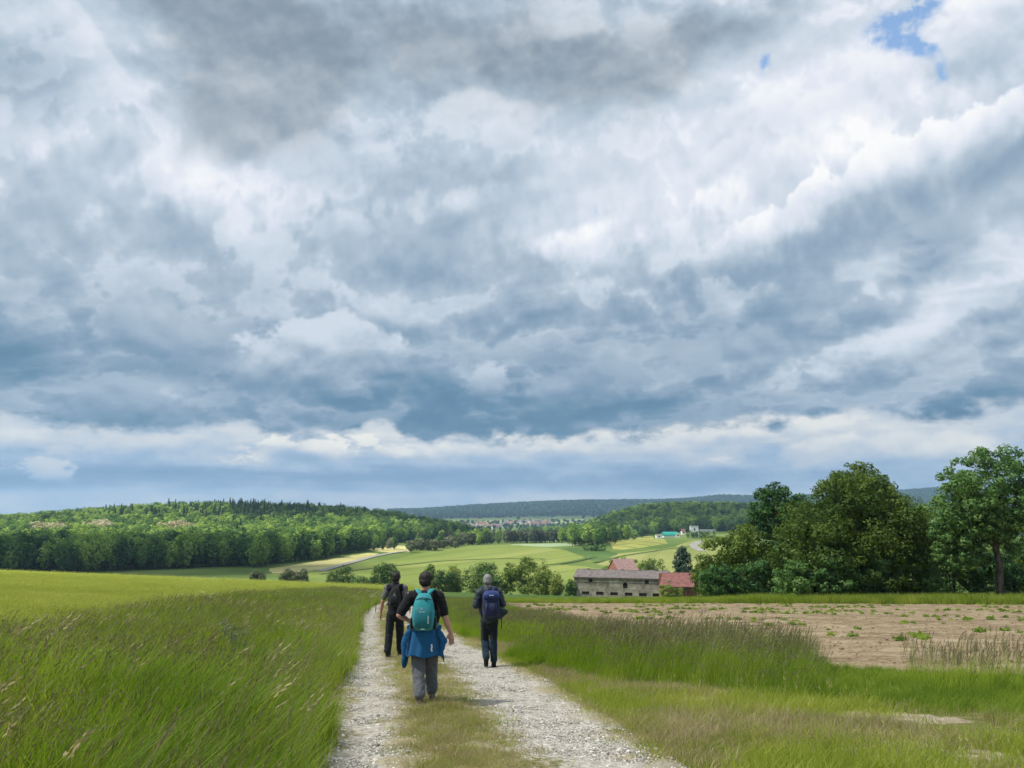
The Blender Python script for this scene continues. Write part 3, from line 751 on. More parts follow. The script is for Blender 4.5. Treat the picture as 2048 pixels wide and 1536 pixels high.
def build_grass():
    rng = np.random.default_rng(11)
    wind = .22
    tall = [tuft('tall_tuft', 20 + i, [dict(n=46, spread=.14, h0=.35, h1=.82, w=.010, bend=.45, wind=wind), dict(n=22, spread=.16, h0=.15, h1=.4, w=.010, bend=.6, wind=.15)],
            [dict(n=3 + i, spread=.14, h0=.65, h1=.95, wind=wind + .1, hl=.10, spk=5, sw=.0025, fat=.0035)], [G_TALL, G_SEED]) for i in range(4)]
    tall.append(tuft('pale_tuft', 31, [dict(n=26, spread=.12, h0=.35, h1=.75, w=.007, bend=.6, wind=.4)], [dict(n=3, spread=.12, h0=.75, h1=1.0, wind=.5, hl=.17, spk=10, sw=.003, fat=.007)], [G_TALL, G_DRY]))
    tall.append(tuft('straw_tuft', 33, [dict(n=16, spread=.12, h0=.3, h1=.8, w=.008, bend=.5, wind=.3)], [dict(n=3, spread=.12, h0=.7, h1=.95, wind=.35, hl=.12, spk=6, sw=.003, fat=.004)], [G_DRY, G_SEED]))
    tall.append(tuft('rank_tuft', 34, [dict(n=50, spread=.15, h0=.4, h1=.95, w=.014, bend=.5, wind=.15)], [], [G_LUSH]))
    def vary(P, dens_noise): return P[rng.random(len(P)) < dens_noise]
    # left verge
    n = 30000
    y = 4.2 + (78 - 4.2) * rng.random(n) ** 1.75
    off = rng.random(n) ** 1.1 * 7.6
    x = track_l(y) - .02 + (vnoise(y, y * 0, 1.1) - .5) * .45 - off
    keep = rng.random(n) < np.where(off > 5.6, (7.6 - off) / 2.0 * .8 + .12, 1) * np.where(off < .25, .5, 1)
    x, y, off = x[keep], y[keep], off[keep]
    keep = (np.abs(x) < y * .74 + 1.5)
    x, y, off = x[keep], y[keep], off[keep]
    s = (.62 + .38 * sstep(.0, 1.1, off)) * rng.uniform(.8, 1.25, len(x)) * (.82 + .4 * vnoise(x, y, 2.3)) * (1 - .22 * sstep(5, 7.6, off))
    idx = rng.choice(7, len(x), p=[.33, .27, .17, .09, .02, .04, .08])
    idx = np.where((vnoise(x, y, 1.5, 12) > .72) & (rng.random(len(x)) < .6), 6, idx)
    idx = np.where((off < .9) & (rng.random(len(x)) < .22), 5, idx)
    scatter('verge_grass', np.stack([x, y, height(x, y)], -1), tall, idx, rng.normal(0, .65, len(x)), s, 'tall windblown grass along the near edge of the barley')
    # barley
    bar = [tuft('barley_patch', 60 + i, [dict(n=150, spread=.42, h0=.45, h1=.62, w=.012, bend=.35, wind=.3, seg=3)], [dict(n=120, spread=.42, h0=.62, h1=.74, wind=.32, hl=.13, spk=3, fat=.011)], [G_BARLEY, G_EAR]) for i in range(3)]
    P, S = [], []
    for (y0, y1, st, sx) in ((8, 45, .62, 1.0), (45, 95, 1.25, 2.0), (95, 245, 3.0, 4.6)):
        gx, gy = np.meshgrid(np.arange(-190, 0, st), np.arange(y0, y1, st))
        gx = gx.ravel() + rng.uniform(-.4, .4, gx.size) * st; gy = gy.ravel() + rng.uniform(-.4, .4, gy.size) * st
        k = (gx < track_l(gy) - 5.4) & (np.abs(gx) < gy * .74 + 4)
        k &= (np.mod(gx * .21 + gy * .978, 21) > .9) | (gy > 150)
        P.append(np.stack([gx[k], gy[k]], -1)); S.append(np.full(k.sum(), sx))
    P = np.concatenate(P); S = np.concatenate(S); h = rng.uniform(.88, 1.08, len(P)) * (.93 + .14 * vnoise(P[:, 0], P[:, 1], 7))
    scatter('barley', np.column_stack([P, height(P[:, 0], P[:, 1])]), bar, rng.integers(0, 3, len(P)), rng.uniform(-.4, .4, len(P)), np.stack([S, S, h], -1), 'dense pale green barley bending in the wind')
    # right hand strip of tall grass in front of the bare soil
    fr_y = [9.2, 10, 11.4, 13.8, 17.7, 20, 200]; fr_x = [8.4, 6.5, 4.3, 1.55, -.15, 0, 0]
    n = 15000
    y = 8.5 + (78 - 8.5) * rng.random(n) ** 1.9
    x0 = np.where(y < 18.5, np.interp(y, fr_y, fr_x), track_r(y) + .15 + .9 * sstep(26, 18, y))
    x1 = np.interp(y, [9, 11.5, 13.2, 15.2, 17.5, 21, 27, 45, 74, 80], [40, 14, 10.2, 7.2, 4.8, 3.3, 2.1, .5, -2.2, -2.6])
    x1 = np.minimum(x1, 14) + .25
    x = x0 + (x1 - x0) * rng.random(n)
    keep = rng.random(n) < np.clip((x1 - x0) / 4.5, .15, 1)
    # gap where the grass lies low, and a thin stand beside it
    px_ = x / y * CAM_F + 1024
    lowzone = sstep(1560, 1640, px_)
    keep &= rng.random(n) < (1 - .25 * lowzone)
    x, y, px_, lowzone, x0 = x[keep], y[keep], px_[keep], lowzone[keep], x0[keep]
    s = .74 * rng.uniform(.75, 1.2, len(x)) * (.8 + .4 * vnoise(x, y, 1.6, 3)) * (1 - .35 * sstep(20, 45, y)) * (1 - .50 * lowzone) * (.55 + .5 * sstep(0, 1.3, x - x0))
    tall2 = [tuft('dark_tuft', 80 + i, [dict(n=48, spread=.15, h0=.35, h1=.85, w=.009, bend=.4, wind=.16), dict(n=22, spread=.16, h0=.15, h1=.4, w=.011, bend=.6, wind=.1)],
             [dict(n=3 + 2 * i, spread=.15, h0=.8, h1=1.1, wind=.22, hl=.16, spk=7, sw=.003, fat=.005)], [G_LUSH if i else G_TALL, G_SEED]) for i in range(3)]
    low2 = [tuft('leafy_tuft', 90 + i, [dict(n=60, spread=.17, h0=.25, h1=.65, w=.013, bend=.7, wind=.15)], [], [G_LUSH]) for i in range(2)]
    far_ = y > 30
    idx = np.where(rng.random(len(x)) < lowzone, 3 + rng.integers(0, 2, len(x)), rng.integers(0, 3, len(x)))
    idx = np.where((idx < 3) & (px_ < 1180), 0, idx)
    scatter('strip_grass', np.stack([x, y, height(x, y)], -1), tall2 + low2, idx, rng.uniform(-.6, .6, len(x)), s, 'dark tall grass strip between track and bare soil')
    st = []
    for i in range(900):
        qy = rng.uniform(12.0, 14.6); qp = rng.choice([rng.normal(1870, 45), rng.normal(1960, 60), rng.uniform(1790, 2080)]); st.append(((qp - 1024) / CAM_F * qy, qy))
    st = np.array(st)[:50]
    stalk = [tuft('stalk_tuft', 96 + i, [dict(n=22, spread=.14, h0=.3, h1=.75, w=.009, bend=.45, wind=.15)], [dict(n=7, spread=.13, h0=.75, h1=1.12, wind=.12, hl=.24, spk=12, sw=.0035, fat=.0045)], [G_TALL, G_SEED]) for i in range(2)]
    scatter('stalk_grass', np.column_stack([st, height(st[:, 0], st[:, 1])]), stalk, rng.integers(0, 2, len(st)), rng.uniform(-1, 1, len(st)), rng.uniform(.6, .92, len(st)), 'thin stand of brown grass stalks before the bare soil')
    # short turf right of the track
    sh = [tuft('turf_tuft', 100 + i, [dict(n=46, spread=.11, h0=.04, h1=.13, w=.006, bend=.8, wind=.1, seg=3)], [], [G_SHORT]) for i in range(3)]
    sh += [tuft('turf_dry', 105, [dict(n=40, spread=.12, h0=.04, h1=.16, w=.005, bend=1.0, wind=.1, seg=3)], [], [G_DRY])]
    sh += [tuft('turf_long', 106, [dict(n=60, spread=.13, h0=.07, h1=.22, w=.006, bend=.6, wind=.15)], [dict(n=1, spread=.1, h0=.22, h1=.4, wind=.2, hl=.06, spk=5, sw=.002, fat=.003)], [G_SHORT, G_DRY])]
    n = 26000
    y = 4.5 + (24 - 4.5) * rng.random(n) ** 1.25
    x0 = track_r(y) - .08; x1 = np.where(y < 18.5, np.interp(y, fr_y, fr_x), track_r(y) + .8)
    x1 = np.where(y < 9.2, 9.0, x1) + .4
    x = x0 + (x1 - x0) * rng.random(n); w_ = np.clip((x1 - x0) / 7, .08, 1)
    ed = x - x0
    keep = (rng.random(n) < w_) & (rng.random(n) < .25 + .75 * sstep(.0, 1.0, ed + (vnoise(x, y, .8, 4) - .5) * 1.2)) & (x < y * .74 + 1) & (vnoise(x * .6, y * 1.3, .9, 9) + .3 * rng.random(n) > .42)
    for b_ in BARE: keep &= ~(in_poly(np.stack([x, y], -1), [tuple(q) for q in b_]) & (rng.random(n) < .9))
    x, y, ed = x[keep], y[keep], ed[keep]
    dry = vnoise(x, y, 1.5, 6)
    idx = np.where(rng.random(len(x)) < sstep(.25, .65, dry) * .8, 3, rng.integers(0, 3, len(x)))
    lush = sstep(.5, .75, vnoise(x * .7, y * 1.6, 1.6, 7)) * sstep(.5, 1.6, ed) + .75 * sstep(9.4, 7.6, y) * sstep(.5, 1.4, ed)
    idx = np.where(rng.random(len(x)) < lush * .4, 4, idx)
    scatter('verge_turf', np.stack([x, y, height(x, y)], -1), sh, idx, rng.uniform(0, 6.28, len(x)), rng.uniform(.7, 1.35, len(x)), 'short patchy turf beside the stony track')
    # sparse growth on the middle strip and ragged rims
    n = 14000
    y = 4.5 + (60 - 4.5) * rng.random(n) ** 1.7
    f = rng.normal(.415, .085, n); rim = rng.random(n) < .35
    f = np.where(rim, np.where(rng.random(n) < .5, rng.normal(-.02, .035, n), rng.normal(1.02, .05, n)), f)
    x = track_l(y) + (track_r(y) - track_l(y)) * f
    keep = vnoise(x, y, .6, 8) + .25 * rng.random(n) > .46
    x, y, f = x[keep], y[keep], f[keep]
    idx = np.where(rng.random(len(x)) < .58, 3, rng.integers(0, 3, len(x)))
    scatter('strip_turf', np.stack([x, y, track_z(x, y) - .01], -1), sh[:4], idx, rng.uniform(0, 6.28, len(x)), rng.uniform(.35, .8, len(x)), 'thin dry grass growing along the middle of the track')
    # weeds on the bare soil
    n = 3600
    x = rng.uniform(-1, 48, n); y = 14 + (75 - 14) * rng.random(n) ** .8
    k = (y > 22) & in_poly(np.stack([x, y], -1), PLOUGH) & (vnoise(x * .45, y * 1.3, 2.2, 5) > .77 - .08 * sstep(25, 60, y) + .10 * sstep(22, 14, y)) & (x < y * .74)
    x, y = x[k], y[k]
    weed = []
    for i in range(2):
        r2 = np.random.default_rng(140 + i); v, f_, t, _ = leaves_np(r2, [(0, 0, .05)], [(.16, .16, .07)], 46, .055, .6, .2)
        weed.append(proto('weed', mesh_np('weed', v, f_, [G_LUSH], False, {'tint': t})))
    scatter('soil_weeds', np.stack([x, y, height(x, y) + .04], -1), weed, rng.integers(0, 2, len(x)), rng.uniform(0, 6.28, len(x)), rng.uniform(.5, 1.35, len(x)), 'patches of low green weeds on the bare soil')
    # long grass at the far side of the bare soil, under the trees
    n = 7000
    x = rng.uniform(-4, 62, n); y = np.interp(x, [-4, 18, 46, 62], [77, 76.5, 71, 67]) + rng.random(n) ** 1.3 * np.interp(x, [-4, 8, 20, 60], [12, 14, 22, 14])
    s = rng.uniform(.6, 1.1, n) * np.interp(x / y * CAM_F + 1024, [950, 1350, 1500, 2100], [.5, .6, 1.15, 1.2])
    far_tuft = [tuft('far_tuft', 150 + i, [dict(n=60, spread=.38, h0=.4, h1=1.0, w=.022, bend=.4, wind=.15, seg=3)], [], [G_LUSH if i == 1 else G_SHORT]) for i in range(3)]
    scatter('margin_grass', np.stack([x, y, height(x, y)], -1), far_tuft, rng.integers(0, 3, n), rng.uniform(0, 6.28, n), s, 'long green grass margin beyond the bare soil')
build_grass()

def build_stones():
    rng = np.random.default_rng(5)
    mat, nt, out = new_mat('limestone chips')
    u = (orand(nt) - .5) * .9 + (noise(nt, opos(nt), 2.0, 3, .6) - .5) * .8 + .5
    principled(nt, out, u.ramp([(0.1, (.24, .225, .195)), (0.4, (.40, .375, .33)), (0.65, (.54, .515, .465)), (0.9, (.72, .70, .66))]), .9, .15)
    pr = []
    for i in range(5):
        bm = bmesh.new(); bmesh.ops.create_icosphere(bm, subdivisions=1, radius=1)
        for v in bm.verts: v.co = Vector((v.co.x * (1 + .3 * (i % 2)), v.co.y, v.co.z * .62)) * (1 + .28 * mnoise.noise(v.co * 1.3 + Vector((i * 5, 0, 0))) + float(rng.normal(0, .09)))
        me = bpy.data.meshes.new('stone'); bm.to_mesh(me); bm.free(); me.materials.append(mat); pr.append(proto('stone', me))
    n = 96000
    y = 4.8 + (58 - 4.8) * rng.random(n) ** 2.0
    w = rng.random(n)
    f = np.where(w < .36, rng.normal(.125, .075, n), np.where(w < .86, rng.normal(.785, .125, n), rng.uniform(-.03, 1.06, n)))
    k = (f > -.08) & (f < 1.14); f, y = f[k], y[k]
    x = track_l(y) + (track_r(y) - track_l(y)) * f
    s = .004 + .010 * rng.random(len(x)) ** 2.4 + .022 * (rng.random(len(x)) < .014) * rng.random(len(x))
    s *= 1 + .5 * sstep(16, 55, y)
    scatter('track_gravel', np.stack([x, y, track_z(x, y) + s * .15], -1), pr, rng.integers(0, 5, len(x)), rng.uniform(0, 6.28, len(x)), s, 'pale limestone gravel in the wheel ruts', tilt=rng.normal(0, .3, (len(x), 2)))
    clod_mat = noise_mat('soil clods', [(0.3, (.16, .118, .078)), (0.7, (.34, .27, .185))], 3.0)
    cl = []
    for p in pr[:3]:
        me = p.data.copy(); me.materials.clear(); me.materials.append(clod_mat); cl.append(proto('clod', me))
    n = 16000
    x = rng.uniform(0, 48, n); y = 11 + (75 - 11) * rng.random(n) ** 1.3
    k = in_poly(np.stack([x, y], -1), PLOUGH) & (x < y * .74); x, y = x[k], y[k]
    s = .02 + .05 * rng.random(len(x)) ** 3
    scatter('soil_clods', np.stack([x, y, height(x, y) + .05], -1), cl, rng.integers(0, 3, len(x)), rng.uniform(0, 6.28, len(x)), s, 'scattered clods on the bare soil')
build_stones()

def build_plants():
    rng = np.random.default_rng(8)
    white = plain('white blossom', (.78, .78, .72), .8)
    grey = leaf_mat('grey-green weed leaves', (.16, .20, .12), (.24, .28, .17), (.36, .38, .25), .3, 1.0, .5)
    stem = plain('green stem', (.10, .15, .04), .8)
    for i, (px, py, Y, lab) in enumerate(((737, 1196, 40, 'white flowering umbel plant at the track edge left of the hikers'), (752, 1190, 43, 'second white umbel plant just behind the first at the track edge'), (414, 1192, 24, 'single white umbel in the tall grass near the barley'))):
        X = at(px, py, Y)[0]; root = empty('cow_parsley', (X, Y, H(X, Y))); mb = MB(); V, F = [], []
        for k in range(5):
            a = rng.uniform(0, 6.28); h = rng.uniform(.85, 1.2); ex, ey = math.cos(a) * .16, math.sin(a) * .16
            mb.tube([(0, 0, 0), (ex * .5, ey * .5, h * .6), (ex, ey, h)], [.006, .005, .003], 5)
            for q in range(16):
                dx, dy = rng.normal(0, .045, 2); s_ = .014; c = np.array([ex + dx, ey + dy, h + .015 - (dx * dx + dy * dy) * 4]); b = len(V)
                V += [c + (s_, 0, 0), c + (0, s_, .004), c + (-s_, 0, 0), c + (0, -s_, .004)]; F.append((b, b + 1, b + 2, b + 3))
        mb.build('stem', stem, root); MB().add(V, F).build('blossom', white, root); tag(root, lab, 'wildflower')
    X, Y = at(455, 1385, 11.2)[0], 11.2; root = empty('weed_plant', (X, Y, H(X, Y)))
    C = [(rng.normal(0, .10), rng.normal(0, .08), z) for z in np.linspace(.35, 1.0, 16)]
    v, f, t, _ = leaves_np(rng, C, [(.09, .09, .06)] * 16, 420, .028, .3, .2, .35); link('leaves', mesh_np('leaves', v, f, [grey], False, {'tint': t}), root)
    mb = MB()
    for k in range(6): c = C[rng.integers(8, 16)]; mb.tube([(0, 0, 0), (c[0] * .4, c[1] * .4, c[2] * .5), c], [.006, .005, .003], 5)
    mb.build('stem', stem, root); tag(root, 'pale grey-green weed standing in the tall grass left of the track', 'weed')
build_plants()

# ------------------------------------------------------------------ woods (masses of trees)
L_WOOD = leaf_mat('broadleaf wood', (0.057, 0.128, 0.035), (0.133, 0.253, 0.057), (0.297, 0.427, 0.091), .38, 1.15, .010, 1.0)
L_CONI = leaf_mat('conifer needles', (0.030, 0.068, 0.030), (0.056, 0.109, 0.049), (0.094, 0.160, 0.068), .1, .9, .02)
L_BLOOM = leaf_mat('blossoming crowns', (.30, .28, .14), (.46, .42, .25), (.58, .55, .36), .25, .8, .03)
L_GREY = leaf_mat('willow grey foliage', (.075, .10, .045), (.13, .155, .075), (.20, .22, .12), .25, 1.0, .02)
L_DARK = leaf_mat('dark hedge foliage', (0.029, 0.073, 0.018), (0.065, 0.136, 0.029), (0.128, 0.209, 0.048), .25, 1.0, .25)
L_OLIVE = leaf_mat('olive foliage', (0.065, 0.122, 0.022), (0.141, 0.215, 0.036), (0.273, 0.338, 0.060), .32, 1.0, .30)
L_DEEP = leaf_mat('deep green foliage', (0.037, 0.098, 0.031), (0.081, 0.180, 0.050), (0.164, 0.285, 0.076), .28, 1.0, .35)
L_LIGHT = leaf_mat('light green foliage', (0.079, 0.135, 0.022), (0.144, 0.216, 0.035), (0.239, 0.295, 0.064), .3, 1.0, .3)
L_SPRUCE = leaf_mat('blue spruce needles', (0.023, 0.052, 0.032), (0.043, 0.081, 0.052), (0.075, 0.123, 0.081), .1, .8, .5)

def wood_proto(seed, mat, h=18.0, w=6.5, n=520, size=.85, low=.25):
    rng = np.random.default_rng(seed)
    C, Rd = clumps(rng, [(0, 0, h * .60, w * .92, w * .92, h * .36)], 26, .34, .55)
    v, f, t, nv = leaves_np(rng, C, Rd, n, size, .5, .75, .7)
    vb, fb, tb, nb_ = leaves_np(rng, [(0, 0, h * .5)], [(w * .6, w * .6, h * .38)], n // 4, size * 1.6, .3, .6, .8)
    mb = trunk_mb(rng, h, .28, C, 3, stop=.6); k = len(v) + len(vb)
    V = np.concatenate([v, vb]); F = np.concatenate([f, fb + len(v)])
    tm = np.array(mb.v); tf = np.array([q for q in mb.f if len(q) == 4])
    return proto('wood_tree', mesh_np('wood_tree', np.concatenate([V, tm]), np.concatenate([F, tf + k]), [mat, BARK], False, {'tint': np.concatenate([t, tb, np.zeros(len(tm))])}, [0] * len(F) + [1] * len(tf), np.concatenate([nv, nb_, np.zeros((len(tm), 3))])))
def conifer_np(rng, h, r, n, size, z0=.06):
    z = z0 + (1 - z0) * rng.random(n) ** 1.25; a = rng.uniform(0, 2 * np.pi, n)
    lvl = np.clip(np.round(z * 16 + rng.normal(0, .5, n)) / 16 + rng.normal(0, .012, n), 0, 1)
    rad = r * (1 - lvl) ** .85 * rng.uniform(.35, 1.05, n)
    P = np.stack([rad * np.cos(a), rad * np.sin(a), h * lvl - rad * .35], -1)
    out = np.stack([np.cos(a), np.sin(a), -.45 + rng.normal(0, .2, n)], -1); sd = np.stack([-np.sin(a), np.cos(a), rng.normal(0, .3, n)], -1)
    s = size * rng.uniform(.6, 1.3, n)[:, None] * (.5 + .7 * (1 - z))[:, None]
    V = np.stack([P - out * s, P + sd * s * .55, P + out * s, P - sd * s * .55], 1).reshape(-1, 3)
    return V, np.arange(4 * n).reshape(-1, 4), np.repeat(rng.random(n), 4)
def conifer_proto(seed, h=22.0, r=4.3, n=620):
    rng = np.random.default_rng(seed); v, f, t = conifer_np(rng, h, r, n, 1.1)
    return proto('wood_conifer', mesh_np('wood_conifer', v, f, [L_CONI], False, {'tint': t}))
WOODP = [wood_proto(s, L_WOOD, h, w, 460, .58) for s, h, w in ((1, 17, 4.3), (2, 16, 3.8), (3, 18.5, 4.8), (4, 15, 4.0))]
CONP = [conifer_proto(s, h) for s, h in ((5, 20), (6, 17.5))]
BLOOMP = [wood_proto(s, L_BLOOM, 14, 4.4, 420, .6) for s in (7, 8)]
GREYP = [wood_proto(s, L_GREY, 13, 4.8, 420, .65) for s in (9, 10)]
def spread(rng, x0, x1, y0, y1, gap):
    gx, gy = np.meshgrid(np.arange(x0, x1, gap), np.arange(y0, y1, gap))
    return np.stack([gx.ravel(), gy.ravel()], -1) + rng.uniform(-.42, .42, (gx.size, 2)) * gap
def px_of(P, z=None):
    x, y = P[:, 0], P[:, 1]; z = height(x, y) if z is None else z
    c, s = math.cos(PITCH), math.sin(PITCH)
    d = y * c + z * s
    return 1024 + x / d * CAM_F, 768 - (z * c - y * s) / d * CAM_F
def build_woods():
    rng = np.random.default_rng(77)
    # --- wooded ridge on the left with the nearer wood at its foot
    P = spread(rng, -820, 20, 330, 1180, 6.2)
    e = [ground(*p)[:2] for p in ((0, 1128), (250, 1128), (450, 1134), (528, 1138), (540, 1131), (600, 1124), (652, 1118), (660, 1112), (728, 1103))]
    poly = [(-820, 330)] + [tuple(q) for q in [(-300, 372), (-210, 376)]] + [tuple(q) for q in e[2:]] + [(-108, 690), (-85, 790), (-60, 900), (-40, 1180), (-820, 1180)]
    P = P[in_poly(P, poly)]
    z = height(P[:, 0], P[:, 1])
    back = P[:, 1] < 1010 + .1 * P[:, 0]
    P, z = P[back], z[back]
    u, v = px_of(P, z)
    idx = rng.integers(0, 4, len(P)); sc = rng.uniform(.78, 1.18, len(P))
    ht, vt = px_of(P, z + 16)
    con = (np.exp(-((ht - 500) / 75) ** 2 - ((vt - 1018) / 16) ** 2) + .5 * np.exp(-((ht - 330) / 150) ** 2 - ((vt - 1022) / 6) ** 2) + .35 * np.exp(-((ht - 620) / 80) ** 2 - ((vt - 1020) / 9) ** 2)) > rng.random(len(P)) * 1.3
    idx = np.where(con, rng.integers(4, 6, len(P)), idx)
    bl = (np.exp(-((ht - 100) / 30) ** 2 - ((vt - 1053) / 6) ** 2) + np.exp(-((ht - 203) / 22) ** 2 - ((vt - 1049) / 7) ** 2) + np.exp(-((ht - 355) / 32) ** 2 - ((vt - 1050) / 8) ** 2) + .25 * np.exp(-((ht - 65) / 30) ** 2 - ((vt - 1054) / 4) ** 2)) > (.25 + rng.random(len(P)) * .6)
    idx = np.where(bl, rng.integers(6, 8, len(P)), idx); sc = np.where(bl, sc * 1.25, sc)
    scatter('wooded_ridge', np.column_stack([P, z - .4]), WOODP + CONP + BLOOMP, idx, rng.uniform(0, 6.28, len(P)), sc, 'wooded ridge with mixed green crowns at the valley edge')
    # --- wooded hill on the right and the belt at its foot
    P = spread(rng, 70, 900, 860, 1330, 6.8)
    z = height(P[:, 0], P[:, 1]); u, v = px_of(P, z)
    k = ((z > -19.5) & (P[:, 1] > 1000)) & (P[:, 1] < 1300)
    P, z = P[k], z[k]
    scatter('wooded_hill', np.column_stack([P, z - .4]), WOODP, rng.integers(0, 4, len(P)), rng.uniform(0, 6.28, len(P)), rng.uniform(.8, 1.2, len(P)), 'dark wooded hill behind the green roofed hall')
    def belt(name, pts, protos, n, sc, label, wid=14, pix=True):
        Q = np.array([ground(*p)[:2] for p in pts]) if pix else np.array(pts, float)
        t = np.concatenate([[0], np.cumsum(np.linalg.norm(np.diff(Q, axis=0), axis=1))])
        s = rng.uniform(0, t[-1], n); q = np.stack([np.interp(s, t, Q[:, i]) for i in (0, 1)], -1) + rng.normal(0, wid * .4, (n, 2))
        scatter(name, np.column_stack([q, height(q[:, 0], q[:, 1]) - .3]), protos, rng.integers(0, len(protos), n), rng.uniform(0, 6.28, n), rng.uniform(sc[0], sc[1], n), label)
    belt('tree_belt', [(1160, 1090), (1180, 1086), (1230, 1078), (1290, 1072), (1318, 1069)], WOODP, 200, (.75, 1.05), 'belt of trees along the foot of the wooded hill', 26)
    belt('tree_belt', [(1160, 1092), (1185, 1089), (1200, 1084)], WOODP, 44, (.75, 1.05), 'rounded tree group at the end of the belt', 20)
    belt('riverside_trees', [(930, 1090), (960, 1088), (1000, 1088)], WOODP + GREYP, 46, (.65, .9), 'leafy riverside trees behind the crested barley field', 12)
    pop = [wood_proto(s, L_GREY, 16, 2.6, 300, .6) for s in (21, 22)]
    belt('poplar_row', [(1000, 1086), (1080, 1085.5), (1150, 1084)], pop, 110, (.8, 1.0), 'row of slender grey-green trees across the valley', 16)
    belt('riverside_scrub', [(735, 1100), (790, 1097), (840, 1100), (880, 1094), (925, 1090)], GREYP + WOODP[:1], 46, (.38, .72), 'loose grey-green scrub along the stream', 26)
    belt('riverside_scrub', [(840, 1104), (880, 1097), (930, 1090)], GREYP, 26, (.45, .7), 'bushy willows at the left edge of the barley', 14)
    belt('valley_thicket', [(780, 1080), (860, 1078), (930, 1072)], WOODP + GREYP, 170, (.65, .95), 'thicket on the valley floor below the ridge', 60)
    belt('orchard_row', [(1000, 1065), (1060, 1064), (1130, 1061)], WOODP, 26, (.5, .8), 'row of small round trees below the pale grain', 6)
    belt('far_wood', [(1090, 1070), (1150, 1068), (1200, 1062)], WOODP, 130, (.65, .95), 'low wood in front of the village', 60)
    # --- far forested skyline
    L_FAR = leaf_mat('cloud-shaded upland forest', (.018, .048, .022), (.030, .072, .032), (.052, .105, .042), .1, .9, .004)  # leaf colours darkened to carry the cloud shade on the far ridge
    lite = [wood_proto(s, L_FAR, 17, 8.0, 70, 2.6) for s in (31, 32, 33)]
    n = 15000
    a = rng.uniform(-.16, .80, n); y = 3450 + (5000 - 3450) * rng.random(n) ** .75
    x = a * y; z = height(x, y)
    k = (z > 12 + 10 * np.sin(x / 400)) | (rng.random(n) < .04)
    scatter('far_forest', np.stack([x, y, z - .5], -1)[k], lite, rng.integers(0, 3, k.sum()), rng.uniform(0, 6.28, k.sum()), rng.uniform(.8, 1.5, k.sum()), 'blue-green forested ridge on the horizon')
    n = 220
    q = np.array([ground(rng.uniform(915, 1170), rng.uniform(1043, 1061))[:2] for _ in range(n)])
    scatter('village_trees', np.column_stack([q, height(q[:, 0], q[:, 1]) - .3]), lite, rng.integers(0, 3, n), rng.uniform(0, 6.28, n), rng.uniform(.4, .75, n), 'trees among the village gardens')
build_woods()

# ------------------------------------------------------------------ single trees and bushes
def tree(name, label, cat, x, y, ell, mat, n, size, per=14, frac=.30, h=None, trunk=.16, limbs=9, seed=0, group=None, inner=.35, lean=(0, 0), shell=.5, stems=1, low=.25):
    """crown given as a few big ellipsoids (x,y,z,rx,ry,rz) above its own foot"""
    rng = np.random.default_rng(seed + 500)
    root = empty(name, (x, y, H(x, y)))
    C, Rd = clumps(rng, ell, per, frac, inner)
    C2, R2 = clumps(rng, ell, per * 2, frac * .55, .75)          # ragged outline
    C, Rd = np.concatenate([C, C2]), np.concatenate([Rd, R2])
    C[:, 2] = np.maximum(C[:, 2], Rd[:, 2] * .6)
    h = h or max(e[2] + e[5] for e in ell)
    v, f, t, nv = leaves_np(rng, C, Rd, n, size, .35, shell)
    link('crown', mesh_np('crown', v, f, [mat], False, {'tint': t}, None, nv), root)
    mb = MB()
    for k in range(stems):
        m2 = trunk_mb(rng, h * (1 if stems == 1 else rng.uniform(.6, .95)), trunk * (1 if stems == 1 else .6), C, limbs, lean if stems == 1 else (rng.normal(0, .14), rng.normal(0, .1)), low=low)
        mb.add(m2.v, m2.f)
    mb.build('trunk', BARK, root, True)
    tag(root, label, cat, group)
    return root
def px_tree(name, label, cat, x0, x1, top, base, Y, mat, n, size, parts=None, **kw):
    """stand a tree at distance Y so that it spans about x0..x1 in the photograph and tops out at `top`"""
    cx = (x0 + x1) / 2; X = at(cx, base, Y)[0]
    h = at(cx, top, Y)[2] - H(X, Y); w = (x1 - x0) / 2 / CAM_F * Y
    ell = [(p[0] * w, p[1] * w, p[2] * h, p[3] * w, p[4] * w, p[5] * h) for p in (parts or [(0, 0, .55, .85, .85, .42)])]
    return tree(name, label, cat, X, Y, ell, mat, n, size, h=h, **kw)
